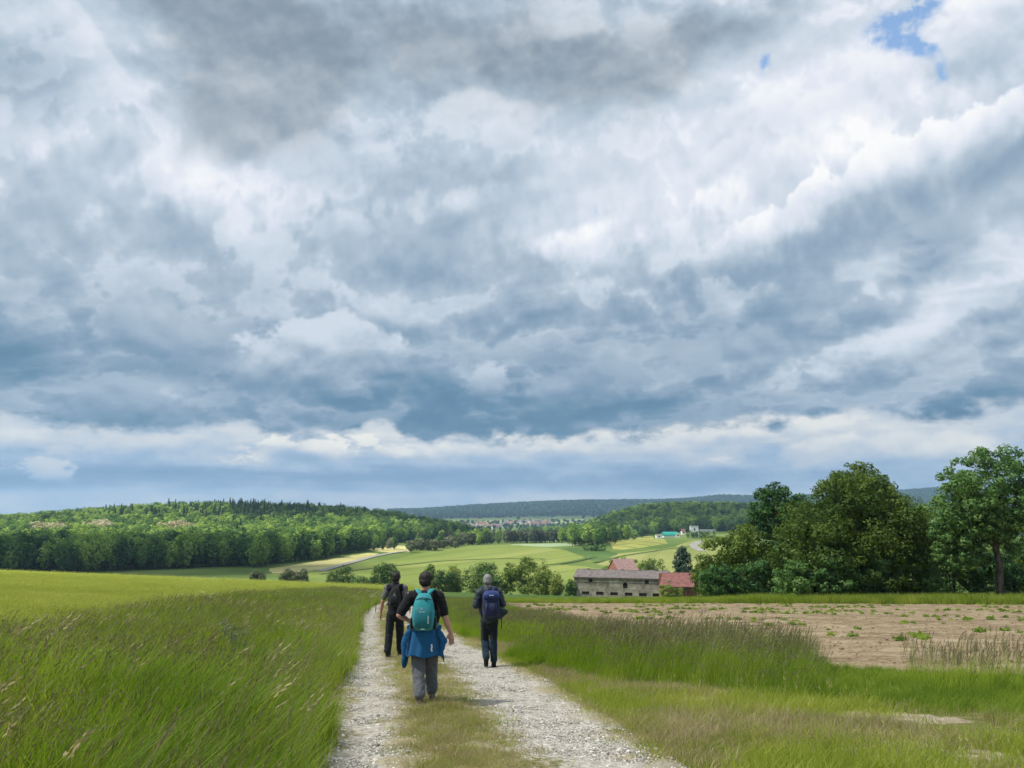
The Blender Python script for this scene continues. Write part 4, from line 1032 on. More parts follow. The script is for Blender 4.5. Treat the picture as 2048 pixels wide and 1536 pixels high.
def build_trees():
    # dark hedge of bushes down in the dip
    hg = 'bushes of the hedge in the dip'
    low3 = [(-.3, 0, .45, .6, .6, .45), (.35, .1, .38, .6, .6, .38)]
    full = [(0, 0, .48, .85, .8, .5), (0, 0, .3, .9, .8, .32)]
    two = [(-.25, 0, .5, .6, .6, .46), (.3, 0, .6, .55, .55, .38)]
    B = [(652, 672, 1138, 1170, 262, L_DARK, full, 'small dark bush at the left end of the hedge'),
         (664, 712, 1129, 1172, 262, L_DARK, full, 'round dark bush standing apart left of the hikers'),
         (700, 760, 1150, 1174, 258, L_DARK, low3, 'low dark scrub between the two hedge bushes'),
         (738, 800, 1127, 1174, 256, L_DARK, two, 'two-headed dark bush behind the hiker in the dark vest'),
         (848, 872, 1128, 1176, 250, L_DARK, full, 'slim dark bush right of the middle hiker'),
         (868, 915, 1132, 1178, 248, L_DARK, low3, 'broad dark bush beside the slim one in the hedge'),
         (890, 925, 1129, 1178, 254, L_LIGHT, full, 'lighter bush rising behind the dark hedge'),
         (920, 1000, 1124, 1180, 250, L_DARK, two, 'tall dark bush left of the grey-haired hiker'),
         (960, 1010, 1138, 1182, 240, L_DARK, low3, 'low dark bush behind the grey-haired hiker'),
         (1005, 1035, 1122, 1184, 240, L_LIGHT, [(0, 0, .52, .8, .8, .5)], 'slender light green tree right of the grey-haired hiker'),
         (1030, 1082, 1116, 1186, 238, L_LIGHT, [(0, 0, .52, .85, .85, .48)], 'tallest light green tree of the hedge'),
         (1068, 1104, 1120, 1186, 235, L_LIGHT, full, 'light green tree between the tallest one and the small one'),
         (1098, 1126, 1140, 1188, 232, L_LIGHT, full, 'small light green tree nearest the barn'),
         (1130, 1152, 1158, 1190, 222, L_DARK, full, 'small dark bush at the barn corner'),
         (560, 600, 1133, 1150, 300, L_GREY, low3, 'low grey-green bush at the far field edge'),
         (596, 618, 1136, 1150, 300, L_GREY, full, 'small grey-green bush next to the low one at the field edge'),
         (500, 530, 1138, 1150, 320, L_GREY, low3, 'tiny bush close to the dark wood corner')]
    for i, (a, b, t, base, Y, m, pr, lab) in enumerate(B):
        w = (b - a) / 1539 * Y
        px_tree('hedge_bush', lab, 'bush', a, b, t, base, Y, m, int(2200 + w * 320), .25, pr, per=22, frac=.46, seed=i, group=hg, inner=.2, trunk=.12, limbs=5, low=.1)
    # round the farm
    px_tree('farm_tree', 'broad bushy tree behind the pink gabled roof', 'tree', 1205, 1290, 1108, 1185, 262, L_OLIVE, 6000, .27, two, seed=41, trunk=.2)
    px_tree('farm_tree', 'rounded tree behind the barn ridge, right of the pink roof', 'tree', 1262, 1345, 1112, 1185, 258, L_OLIVE, 6000, .27, full, seed=42, trunk=.2)
    px_tree('farm_bush', 'bright bush in front of the red shed roof', 'bush', 1316, 1376, 1158, 1196, 195, L_LIGHT, 5000, .2, [(-.35, 0, .55, .5, .5, .45), (.3, 0, .42, .62, .62, .4)], seed=43, trunk=.1, low=.1)
    px_tree('spruce_tree', 'dark blue-green tree behind the red roofed shed', 'tree', 1343, 1392, 1090, 1185, 214, L_SPRUCE, 8000, .24, [(0, 0, .42, .92, .8, .40), (0, 0, .68, .66, .6, .26), (.02, 0, .86, .34, .3, .13)], per=22, frac=.36, seed=45, trunk=.2, low=.1)
    px_tree('mound_bush', 'dark scrub bush on the slope of the lined barley field', 'bush', 1163, 1216, 1084, 1104, 560, L_DARK, 900, .6, low3, seed=44, low=.1)
    # the big group at the edge of the bare soil
    T, Bs = 'field_tree', 'field_bush'
    px_tree(T, 'broad rounded bushy tree at the left end of the dark tree group', 'tree', 1392, 1545, 1045, 1196, 90, L_OLIVE, 24000, .15, [(-.25, 0, .40, .70, .7, .42), (.42, .1, .50, .58, .6, .48), (-.62, -.1, .26, .40, .5, .28), (.1, -.2, .25, .8, .5, .26)], per=34, frac=.27, seed=51, trunk=.16, stems=3, low=.1, inner=.2)
    px_tree(T, 'tall dark spiky tree behind the olive tree', 'tree', 1485, 1650, 958, 1196, 92, L_DEEP, 20000, .16, [(0, .2, .45, .75, .6, .40), (-.12, .2, .74, .50, .42, .21), (.25, .2, .66, .62, .5, .28), (.05, .2, .86, .30, .3, .12)], per=32, frac=.22, seed=52, trunk=.26, inner=.2)
    px_tree(T, 'largest olive-green tree with a wide dome over the group', 'tree', 1528, 1886, 940, 1198, 84, L_OLIVE, 62000, .15, [(.12, 0, .58, .66, .55, .38), (-.45, -.15, .42, .46, .45, .30), (.48, 0, .42, .44, .45, .36), (0, -.2, .34, .66, .4, .30), (.1, 0, .80, .42, .38, .18)], per=46, frac=.24, seed=53, trunk=.34, limbs=16, inner=.2)
    px_tree(T, 'bright green tree top rising behind the olive dome', 'tree', 1660, 1805, 926, 1196, 98, L_LIGHT, 9000, .2, [(0, 0, .80, .80, .7, .20), (0, 0, .55, .8, .7, .3)], per=24, frac=.28, seed=54, trunk=.26, inner=.2)
    px_tree(Bs, 'dark undergrowth bush below the olive dome', 'bush', 1550, 1725, 1105, 1196, 80, L_DEEP, 12000, .14, [(-.45, 0, .42, .52, .4, .45), (.3, 0, .48, .65, .4, .47)], per=30, frac=.28, seed=55, stems=3, trunk=.1, low=.1, inner=.2)
    px_tree(Bs, 'dark undergrowth bush right of the olive tree foot', 'bush', 1695, 1880, 1085, 1195, 82, L_DEEP, 12000, .14, [(-.35, 0, .48, .58, .4, .46), (.45, 0, .42, .52, .4, .42)], per=30, frac=.28, seed=56, stems=3, trunk=.1, low=.1, inner=.2)
    px_tree(Bs, 'dark bush at the foot of the left bushy tree', 'bush', 1398, 1575, 1115, 1196, 85, L_DEEP, 10000, .14, [(-.4, 0, .42, .55, .4, .42), (.4, .1, .45, .58, .4, .45)], per=30, frac=.28, seed=57, stems=3, trunk=.1, low=.1, inner=.2)
    px_tree(Bs, 'thin open shrub with bare slanting stems beside the tall tree', 'bush', 1830, 1985, 1005, 1190, 85, L_LIGHT, 7000, .14, [(-.1, 0, .72, .7, .5, .26), (-.3, 0, .35, .6, .5, .32), (.5, 0, .45, .4, .4, .35)], per=26, frac=.17, seed=58, stems=5, trunk=.10, shell=.2, limbs=5)
    px_tree(Bs, 'dense green bush behind the thin shrub', 'bush', 1815, 1975, 1000, 1192, 104, L_DEEP, 14000, .17, [(0, 0, .46, .95, .6, .48), (.2, 0, .3, .9, .6, .32)], per=34, frac=.27, seed=59, trunk=.12, low=.1, inner=.2)
    px_tree(T, 'tall dark tree with a bare dark trunk at the right edge', 'tree', 1880, 2130, 896, 1188, 76, L_DEEP, 42000, .145, [(0, 0, .76, .82, .65, .235), (-.35, 0, .60, .60, .5, .20), (.45, 0, .56, .66, .5, .24), (-.5, .1, .44, .44, .38, .15), (.0, .2, .56, .5, .4, .14), (-.62, .1, .32, .32, .3, .12)], per=44, frac=.20, seed=60, trunk=.42, limbs=14, low=.4, inner=.2)
    px_tree(Bs, 'dark undergrowth bush below the tall tree at the right edge', 'bush', 1925, 2120, 1080, 1190, 86, L_DEEP, 12000, .15, [(-.4, 0, .42, .58, .4, .42), (.4, .1, .5, .6, .4, .48)], per=30, frac=.28, seed=61, stems=3, trunk=.1, low=.1, inner=.2)
    px_tree(Bs, 'green bush filling the gap far behind the tall tree', 'bush', 1960, 2140, 1040, 1190, 108, L_OLIVE, 9000, .18, [(0, 0, .48, .95, .6, .5)], per=30, frac=.28, seed=62, trunk=.12, low=.1, inner=.2)
build_trees()

# ------------------------------------------------------------------ farm buildings
PLASTER = noise_mat('stained old plaster', [(0.22, (.075, .07, .055)), (0.42, (.16, .15, .12)), (0.58, (.25, .235, .19)), (0.8, (.40, .375, .31))], .8, 6, .68, scale2=.28, k2=.45, bump=.02, local=True)
ROOF_GREY = noise_mat('grey-brown roof sheets', [(0.25, (.10, .088, .085)), (0.75, (.17, .15, .145))], 1.2, 5, .6, local=True)
ROOF_RED = noise_mat('red roof tiles', [(0.25, (.13, .058, .052)), (0.75, (.22, .10, .092))], 1.5, 5, .6, local=True)
ROOF_PINK = noise_mat('faded pink roof tiles', [(0.25, (.25, .155, .145)), (0.75, (.35, .235, .22))], 1.5, 5, .6, local=True)
BRICK = noise_mat('dull red brick', [(0.25, (.20, .085, .06)), (0.75, (.33, .15, .11))], 2.0, 5, .6, local=True)
DARK = plain('dark opening', (.012, .012, .012), .9, .1)
WOODB = plain('weathered timber', (.09, .065, .045), .9, .1)
WHITE = plain('white paint', (.74, .74, .72), .7, .2, .05)
GREEN_ROOF = plain('turquoise sheet roof', (.02, .26, .22), .5, .3, .06)

def holed_wall(mb, L, z0, z1, holes, depth=.3):
    """wall face in x-z at y=0 looking to -y, with real reveals round its openings (x0,x1,za,zb)"""
    xs = sorted({0, L, *[h[0] for h in holes], *[h[1] for h in holes]}); zs = sorted({z0, z1, *[h[2] for h in holes], *[h[3] for h in holes]})
    for a, b in zip(xs, xs[1:]):
        for c, d in zip(zs, zs[1:]):
            if any(h[0] <= a and b <= h[1] and h[2] <= c and d <= h[3] for h in holes): continue
            mb.add([(a, 0, c), (b, 0, c), (b, 0, d), (a, 0, d)], [(0, 1, 2, 3)])
    for (a, b, c, d) in holes:
        mb.add([(a, 0, c), (b, 0, c), (b, 0, d), (a, 0, d), (a, depth, c), (b, depth, c), (b, depth, d), (a, depth, d)], [(0, 4, 5, 1), (1, 5, 6, 2), (2, 6, 7, 3), (3, 7, 4, 0)])
def gable_roof(W, Lx, ze, zr, over=.35, th=.16, y0=0.0):
    """ridge along x; returns a solid pair of slopes"""
    mb = MB(); s = (zr - ze) / (W / 2)
    for sg in (-1, 1):
        ye = y0 + W / 2 + sg * (W / 2 + over); zE = ze - over * s; ym = y0 + W / 2
        V = [(-over, ye, zE), (Lx + over, ye, zE), (Lx + over, ym, zr), (-over, ym, zr)]
        V += [(x, y, z + th) for x, y, z in V]
        F = [(0, 1, 2, 3), (7, 6, 5, 4), (0, 4, 5, 1), (1, 5, 6, 2), (2, 6, 7, 3), (3, 7, 4, 0)]
        mb.add(V, F if sg > 0 else [f[::-1] for f in F])
    return mb
def build_barn():
    Y = 219.0
    a = at(1150, 1155, Y)
    ang = R(-19)
    L = 25.5; W = 10.0; g0 = H(a[0] + 12, Y)
    base = g0 - .6; ze = a[2] - base; zr = at(1240, 1136.5, Y + 6)[2] - base - .5
    root = empty('stone_barn', (a[0], Y + 3.0, base), ang)
    ul = lambda px: (px - 1150) / (1315 - 1150) * L
    zz = lambda py: at(1230, py, Y)[2] - base
    holes = [(ul(1177), ul(1184), zz(1166), zz(1157.5)), (ul(1278), ul(1285), zz(1166), zz(1157.5)), (ul(1239), ul(1247), zz(1176), zz(1167.5))]
    for p in (1164, 1190, 1216, 1242, 1267, 1291): holes.append((ul(p), ul(p + 13.5), zz(1190.5), zz(1184)))
    holes = [tuple(float(v) for v in h) for h in holes]
    mb = MB(); holed_wall(mb, L, 0, float(ze), holes)
    mb.add([(L, 0, 0), (L, W, 0), (L, W, ze), (L, W / 2, zr), (L, 0, ze)], [(0, 1, 2, 3, 4)])
    mb.add([(0, 0, 0), (0, W, 0), (0, W, ze), (0, W / 2, zr), (0, 0, ze)], [(4, 3, 2, 1, 0)])
    mb.add([(0, W, 0), (L, W, 0), (L, W, ze), (0, W, ze)], [(3, 2, 1, 0)])
    mb.build('wall', PLASTER, root)
    for i, (x0, x1, c, d) in enumerate(holes):
        w = MB().box(x0 - .01, x1 + .01, .24, .30, c - .01, d + .01).build('window', DARK, root)
        fr = MB(); n = 1 if i < 3 else 3
        for k in range(1, n + 1): xx = x0 + (x1 - x0) * k / (n + 1); fr.box(xx - .04, xx + .04, .18, .237, c, d)
        fr.box(x0 + .002, x1 - .002, .20, .234, (c + d) / 2 - .03, (c + d) / 2 + .03)
        fr.build('window_frame', WOODB, w)
        MB().box(x0 - .12, x1 + .12, -.06, -.003, c - .14, c - .02).build('sill', PLASTER, w)
    x0, x1, c, d = holes[2]; m = (x0 + x1) / 2; r = (x1 - x0) / 2
    arch = MB(); P = [(m + r * 1.25 * math.cos(t), d - .05 + r * 1.0 * math.sin(t)) for t in np.linspace(0, math.pi, 9)]
    for (xa, za), (xb, zb) in zip(P, P[1:]): arch.box(min(xa, xb) - .05, max(xa, xb) + .05, -.05, -.004, min(za, zb) - .05, max(za, zb) + .08)
    arch.build('window_arch', PLASTER, root)
    MB().add([(m - r, -.008, d)] + [(m + r * math.cos(t), -.008, d + r * .85 * math.sin(t)) for t in np.linspace(math.pi, 0, 9)], [tuple(range(10))[::-1]]).build('arch_opening', DARK, root)
    rf = gable_roof(W, L, float(ze), float(zr)).build('roof', ROOF_GREY, root)
    MB().tube([(-.3, W / 2, zr + .14), (L + .3, W / 2, zr + .14)], .14, 8).build('ridge_cap', ROOF_GREY, rf)
    for k in range(5): xx = L * (k + .6) / 5.2; MB().box(xx - .35, xx + .35, W / 2 - .25, W / 2 + .25, zr + .16, zr + .42).build('ridge_vent', ROOF_GREY, rf)
    seam = MB(); s = (zr - ze) / (W / 2)
    for k in range(1, 24):
        x = k * L / 24; seam.add([(x - .03, -.36, ze - .36 * s + .19), (x + .03, -.36, ze - .36 * s + .19), (x + .03, W / 2 - .1, zr + .14), (x - .03, W / 2 - .1, zr + .14)], [(0, 1, 2, 3)])
    seam.build('sheet_joint', ROOF_GREY, rf)
    MB().tube([(0, -.42, ze - .30), (L, -.42, ze - .30)], .07, 6).build('gutter', WOODB, root)
    tag(root, 'long old stained plaster barn with grey-brown roof and a row of low openings', 'barn')
    # red roofed open shed
    Y2 = 206.0; p = at(1318, 1174, Y2); base = H(p[0] + 5, Y2) - .3
    root = empty('open_shed', (p[0], Y2, base), R(-6))
    Ls = (1397 - 1318) / CAM_F * Y2; z1 = p[2] - base; z2 = at(1350, 1146, Y2 + 4.2)[2] - base; D = 4.4
    mb = MB(); V = [(0, -.3, z1), (Ls, -.3, z1), (Ls - .6, D, z2), (1.4, D, z2)]; V += [(x, y, z + .14) for x, y, z in V]
    mb.add(V, [(3, 2, 1, 0), (4, 5, 6, 7), (0, 1, 5, 4), (1, 2, 6, 5), (2, 3, 7, 6), (3, 0, 4, 7)]).build('roof', ROOF_RED, root)
    MB().box(.4, Ls - .4, D - .2, D, 0, z2 - .05).build('wall', BRICK, root)
    MB().box(.3, .5, 0, D - .21, 0, z1 - .05).build('wall', BRICK, root)
    for k in range(4): x = .6 + (Ls - 1.2) * k / 3; MB().box(x - .13, x + .13, -.05, .18, 0, z1 - .02).build('post', WOODB, root)
    MB().box(.2, Ls - .2, .02, .16, z1 - .34, z1 - .03).build('eave_beam', WOODB, root)
    tag(root, 'open timber shed with a sloping red tiled roof beside the barn', 'shed')
    # pink gabled house behind
    Y3 = 246.0; p = at(1238, 1136, Y3); g = H(p[0] + 4, Y3) - .3
    root = empty('farm_house', (p[0], Y3, g), R(24))
    W, L = 7.0, 7.0; zr = at(1262, 1120, Y3)[2] - g; ze = zr - 3.4
    mb = MB(); mb.add([(0, 0, 0), (L, 0, 0), (L, 0, ze), (0, 0, ze)], [(0, 1, 2, 3)]); mb.add([(0, 0, 0), (0, W, 0), (0, W, ze), (0, W / 2, zr), (0, 0, ze)], [(4, 3, 2, 1, 0)]); mb.add([(L, 0, 0), (L, W, 0), (L, W, ze), (L, W / 2, zr), (L, 0, ze)], [(0, 1, 2, 3, 4)]); mb.add([(0, W, 0), (L, W, 0), (L, W, ze), (0, W, ze)], [(3, 2, 1, 0)])
    mb.build('wall', BRICK, root); rf = gable_roof(W, L, ze, zr, .25).build('roof', ROOF_PINK, root)
    tag(root, 'brick farm house with a faded pink gabled roof behind the barn', 'house')
    # wrapped bales in the grass before the barn
    wrap = plain('white bale wrap', (.72, .73, .72), .45, .4, .06)
    for i, px in enumerate((1222, 1271, 1316)):
        q = at(px, 1187, 190); r = .62 if i else .45
        q = (q[0], 190, H(q[0], 190))
        zt = at(px, 1186 - (1 if i else 0), 190)[2]
        root = MB(); n = 14
        bm = bmesh.new(); bmesh.ops.create_cone(bm, cap_ends=True, segments=18, radius1=.75, radius2=.75, depth=1.3)
        bmesh.ops.rotate(bm, verts=bm.verts, matrix=Matrix.Rotation(R(90), 3, 'Y')); bmesh.ops.bevel(bm, geom=[e for e in bm.edges if len(e.link_faces) == 2 and e.calc_face_angle(0) > 1], offset=.16, segments=3, affect='EDGES')
        me = bpy.data.meshes.new('wrapped_bale'); bm.to_mesh(me); bm.free(); me.materials.append(wrap)
        o = link('wrapped_bale', me, loc=(q[0], q[1], q[2] + .72)); tag(o, ('small white wrapped bale left of the barn middle', 'white wrapped bale below the barn, middle of three', 'white wrapped bale at the right barn corner')[i], 'bale', 'wrapped bales by the barn')
def build_far_houses():
    # turquoise arched hall and white buildings by the wooded hill
    Y = 930.0
    def zof(px, py): return at(px, py, Y)[2]
    p = at(1326, 1077, Y); g = H(p[0], Y)
    root = empty('arched_hall', (p[0], Y, g)); L = 27 / CAM_F * Y
    zt = max(zof(1340, 1063.5) - g, 6.0); ze = zt * .35; r = 7.0
    MB().box(0, L, -r + .4, r - .4, 0, ze).build('wall', WHITE, root)
    V, F = [], []
    for i, t in enumerate(np.linspace(0, math.pi, 13)):
        V += [(-.4, -r * math.cos(t), ze + (zt - ze) * math.sin(t)), (L + .4, -r * math.cos(t), ze + (zt - ze) * math.sin(t))]
        if i: F.append((2 * i - 2, 2 * i - 1, 2 * i + 1, 2 * i))
    m = MB().add(V, F); m.add([V[2 * k] for k in range(13)], [tuple(range(13))[::-1]]); m.add([V[2 * k + 1] for k in range(13)], [tuple(range(13))])
    m.build('roof', GREEN_ROOF, root)
    for k in range(3): x = L * (k + .6) / 3.6; MB().box(x, x + 2.6, -r + .36, -r + .395, 0, ze * .8).build('door', WHITE, root)
    tag(root, 'white hall with a turquoise arched roof at the foot of the hill', 'hall')
    def block(px0, px1, top, base, Yb, label, flat=True, name='white_building', mat=WHITE, roofm=None):
        q = at(px0, base, Yb); gz = min(H(q[0], Yb), q[2]); w = (px1 - px0) / CAM_F * Yb; h = at(px0, top, Yb)[2] - gz; d = max(7.0, w * .5)
        rt = empty(name, (q[0], Yb, gz - .2))
        MB().box(0, w, 0, d, 0, h).build('wall', mat, rt)
        if flat: MB().box(-.3, w + .3, -.3, d + .3, h + .004, h + .35).build('roof', roofm or WHITE, rt)
        else: gable_roof(d, w, h, h + d * .35, .3).build('roof', roofm or ROOF_RED, rt)
        n = max(1, int(w / 5))
        for k in range(n): x = w * (k + .5) / n; MB().box(x - .8, x + .8, -.05, -.01, h * .45, h * .75).build('window', DARK, rt)
        tag(rt, label, 'building')
    block(1313, 1324, 1070, 1076, 915, 'small white shed left of the turquoise hall')
    block(1352, 1360, 1068, 1075, 922, 'white lean-to right of the turquoise hall')
    block(1382, 1397, 1052, 1068, 985, 'white tower-like block above the dark bushes')
    block(1394, 1432, 1059, 1068, 1000, 'long low white building beside the tower-like block')
    block(1364, 1371, 1062, 1069, 960, 'pale gabled house between the hall and the tower block', False, 'house')
    px_tree('yard_tree', 'light green round tree above the white gable', 'tree', 1360, 1374, 1054, 1068, 990, L_LIGHT, 500, .7, seed=71)
    for i, (a, b) in enumerate(((1372, 1395), (1390, 1413), (1408, 1432))):
        px_tree('yard_bush', ('dark bush in front of the white tower block, left of three', 'middle dark bush below the long white building', 'dark bush at the right end below the long white building')[i], 'bush', a, b, 1062, 1077, 900, L_DARK, 500, .7, [(0, 0, .5, .95, .8, .5)], seed=72 + i, low=.1)
    # the village
    rng = np.random.default_rng(23)
    walls = [plain('village wall white', (.72, .70, .66)), plain('village wall cream', (.62, .55, .42))]
    roofs = [plain('village roof red', (.25, .15, .125)), plain('village roof brown', (.20, .12, .10)), plain('village roof grey', (.16, .15, .16))]
    mw, mr = {}, {}
    for i, m in enumerate(walls):
        mb = MB(); mb.box(0, 1, 0, 1, 0, .62); mb.add([(0, 0, .6), (0, 1, .6), (0, .5, 1.0)], [(0, 2, 1)]); mb.add([(1, 0, .6), (1, 1, .6), (1, .5, 1.0)], [(0, 1, 2)]); mw[i] = mb.mesh('wall', m)
    for i, m in enumerate(roofs): mr[i] = gable_roof(1, 1, .62, 1.02, .05, .03).mesh('roof', m)
    spots = []
    for _ in range(46): spots.append((rng.uniform(1004, 1098), rng.uniform(1043, 1054)))
    for _ in range(14): spots.append((rng.uniform(925, 1000), rng.uniform(1053, 1059)))
    names = {(0, 0): 'white village house with red roof in the far valley', (0, 1): 'white village house with brown roof in the far valley', (0, 2): 'white village house with grey roof in the far valley', (1, 0): 'cream village house with red roof in the far valley', (1, 1): 'cream village house with brown roof in the far valley', (1, 2): 'cream village house with grey roof in the far valley'}
    for i, (px, py) in enumerate(spots):
        q = ground(px, py); w = rng.choice(2, p=[.7, .3]); r = rng.choice(3, p=[.55, .25, .2])
        o = link('village_house', mw[w], loc=q - np.array([0, 0, .4]), rot=(0, 0, rng.normal(0, .5))); s = rng.uniform(9, 15); o.scale = (s, s * .75, s * .85)
        c = link('roof', mr[r], o); tag(o, names[(w, r)], 'house', 'houses of the far village')
    q = ground(963, 1058); o = empty('village_church', q); MB().box(-6, 6, -12, 8, 0, 11).build('nave', walls[0], o)
    rf = gable_roof(12, 22, 11, 20, .4); rf.v = [(x - 11, y - 6, z) for x, y, z in rf.v]; rf.build('roof', roofs[0], o)
    MB().box(-16.5, -11.5, -3, 3, 0, 21).build('tower', walls[0], o); MB().add([(-17, -3.4, 21), (-11, -3.4, 21), (-11, 3.4, 21), (-17, 3.4, 21), (-14, 0, 31)], [(0, 1, 4), (1, 2, 4), (2, 3, 4), (3, 0, 4), (3, 2, 1, 0)]).build('spire', roofs[0], o)
    tag(o, 'large village building with steep red roof and tower', 'church')
build_barn()
build_far_houses()

# ------------------------------------------------------------------ people
def cap_mesh(bm, p0, p1, r0, r1, n=14, m=5, flat=1.0, fdir=None):
    """tapered capsule; `flat` squeezes it along fdir"""
    p0, p1 = Vector(p0), Vector(p1); t = (p1 - p0)
    L = t.length; t = t.normalized() if L > 1e-6 else Vector((0, 0, 1))
    f = Vector(fdir) if fdir else Vector((0, 1, 0))
    if abs(f.dot(t)) > .95: f = Vector((1, 0, 0))
    f = (f - t * f.dot(t)).normalized(); u = f.cross(t)
    rings = []
    for k in range(m + 1): a = -math.pi / 2 + math.pi / 2 * k / m; rings.append((p0 + t * r0 * math.sin(a), r0 * math.cos(a)))
    for k in range(m + 1): a = math.pi / 2 * k / m; rings.append((p1 + t * r1 * math.sin(a), r1 * math.cos(a)))
    vs = []
    for c, r in rings:
        r = max(r, 1e-4); vs.append([bm.verts.new(c + u * (r * math.cos(2 * math.pi * j / n)) + f * (r * flat * math.sin(2 * math.pi * j / n))) for j in range(n)])
    for A_, B_ in zip(vs, vs[1:]):
        for j in range(n): bm.faces.new((A_[j], A_[(j + 1) % n], B_[(j + 1) % n], B_[j]))
    bm.faces.new(vs[0][::-1]); bm.faces.new(vs[-1])
def ell_mesh(bm, c, r, rot=None):
    s = bmesh.ops.create_icosphere(bm, subdivisions=3, radius=1)
    M = Matrix.Translation(c) @ (rot.to_matrix().to_4x4() if rot else Matrix.Identity(4)) @ Matrix.Diagonal((*r, 1))
    bmesh.ops.transform(bm, matrix=M, verts=s['verts'])
def fuse(name, caps, ells, voxel, mat, parent, smooth=3, fold=None, cut=None):
    """melt overlapping tapered volumes into ONE continuous skin"""
    bm = bmesh.new()
    for c in caps: cap_mesh(bm, *c[:4], flat=c[4] if len(c) > 4 else 1.0, fdir=c[5] if len(c) > 5 else None)
    for e in ells: ell_mesh(bm, *e)
    bmesh.ops.recalc_face_normals(bm, faces=bm.faces)
    me = bpy.data.meshes.new(name); bm.to_mesh(me); bm.free()
    o = bpy.data.objects.new(name, me); COL.objects.link(o)
    md = o.modifiers.new('skin', 'REMESH'); md.mode = 'VOXEL'; md.voxel_size = voxel; md.use_smooth_shade = True
    if smooth: sm = o.modifiers.new('soft', 'SMOOTH'); sm.iterations = smooth; sm.factor = .5
    dg = bpy.context.evaluated_depsgraph_get(); ev = o.evaluated_get(dg)
    m2 = bpy.data.meshes.new_from_object(ev)
    bpy.data.objects.remove(o); bpy.data.meshes.remove(me)
    m2.name = name; m2.materials.clear(); m2.materials.append(mat)
    if fold:
        amp, fx, fz, seed = fold
        n = len(m2.vertices); co = np.empty(n * 3, np.float32); m2.vertices.foreach_get('co', co); no = np.empty(n * 3, np.float32); m2.vertices.foreach_get('normal', no)
        co = co.reshape(-1, 3); no = no.reshape(-1, 3)
        d = np.array([mnoise.noise(Vector((p[0] * fx + seed, p[1] * fx, p[2] * fz + .6 * fx * p[0]))) + .5 * mnoise.noise(Vector((p[0] * fx * 2.3, p[1] * fx * 2.3 + seed, p[2] * fz * 2.1))) for p in co], np.float32)
        d = 1 - np.abs(d) * 2.0
        co = co + no * (d * amp)[:, None]; m2.vertices.foreach_set('co', co.ravel())
    if cut:
        bm = bmesh.new(); bm.from_mesh(m2)
        for (pc, pn) in cut: bmesh.ops.bisect_plane(bm, geom=bm.verts[:] + bm.edges[:] + bm.faces[:], plane_co=pc, plane_no=pn, clear_outer=True)
        bm.to_mesh(m2); bm.free()
    m2.polygons.foreach_set('use_smooth', [True] * len(m2.polygons)); m2.update()
    return link(name, m2, parent)
def loft(rings, n=26, e=2.6, cap=True):
    """rings (cx, cy, z, half_width, half_depth) joined into a rounded body"""
    V, F = [], []
    for (cx, cy, z, hw, hd) in rings:
        for k in range(n):
            a = 2 * math.pi * k / n; c, s = math.cos(a), math.sin(a)
            V.append((cx + hw * math.copysign(abs(c) ** (2 / e), c), cy + hd * math.copysign(abs(s) ** (2 / e), s), z))
    for i in range(len(rings) - 1):
        for k in range(n): F.append((i * n + k, i * n + (k + 1) % n, (i + 1) * n + (k + 1) % n, (i + 1) * n + k))
    if cap: F += [tuple(range(n))[::-1], tuple(range((len(rings) - 1) * n, len(rings) * n))]
    return MB().add(V, F)
def strap(pts, w, th, side=(0, 0, 1)):
    """flat band along a smooth line"""
    P = [Vector(p) for p in pts]; Q = []
    for i in range(len(P) - 1):
        p0, p1, p2, p3 = P[max(i - 1, 0)], P[i], P[i + 1], P[min(i + 2, len(P) - 1)]
        for k in range(5):
            t = k / 5; Q.append(.5 * ((2 * p1) + (p2 - p0) * t + (2 * p0 - 5 * p1 + 4 * p2 - p3) * t * t + (3 * p1 - p0 - 3 * p2 + p3) * t ** 3))
    Q.append(P[-1]); mb = MB(); V, F = [], []
    for i, q in enumerate(Q):
        t = (Q[min(i + 1, len(Q) - 1)] - Q[max(i - 1, 0)]).normalized(); s = Vector(side); s = (s - t * s.dot(t))
        s = s.normalized() if s.length > 1e-3 else Vector((1, 0, 0)); nn = s.cross(t)
        for a, b in ((-1, -1), (1, -1), (1, 1), (-1, 1)): V.append(q + s * (a * w / 2) + nn * (b * th / 2))
    for i in range(len(Q) - 1):
        for k in range(4): F.append((4 * i + k, 4 * i + (k + 1) % 4, 4 * i + 4 + (k + 1) % 4, 4 * i + 4 + k))
    F += [(3, 2, 1, 0), tuple(4 * (len(Q) - 1) + k for k in range(4))]
    return mb.add(V, F)
def cloth_mat(name, rgb, rough=.85, weave=220, spec=.15, sheen=.15, var=.12):
    m, nt, out = new_mat(name)
    t = noise(nt, opos(nt), 5, 4, .6)
    c = t.ramp([(0.25, tuple(v * (1 - var) for v in rgb)), (0.75, tuple(v * (1 + var) for v in rgb))])
    b = principled(nt, out, c, rough, spec, noise(nt, opos(nt), weave, 2, .5) * .3 + noise(nt, opos(nt), 22, 4, .6) * .7, .006, .7)
    b.inputs['Sheen Weight'].default_value = sheen
    return m
def skin_mat():
    m, nt, out = new_mat('skin')
    c = noise(nt, opos(nt), 18, 4, .6).ramp([(0.3, (.43, .225, .165)), (0.7, (.56, .33, .25))])
    b = principled(nt, out, c, .55, .35); b.inputs['Subsurface Weight'].default_value = .06; b.inputs['Subsurface Radius'].default_value = (.02, .008, .004)
    return m
SKIN = skin_mat()
def hair_mat(name, a, b):
    m, nt, out = new_mat(name)
    mp = nt.nodes.new('ShaderNodeMapping'); nt.links.new(opos(nt), mp.inputs[0]); mp.inputs['Scale'].default_value = (1, 1, .25)
    n = noise(nt, mp.outputs[0], 130, 3, .6)
    principled(nt, out, n.ramp([(0.3, a), (0.7, b)]), .55, .4, n, .008, 1.0)
    return m

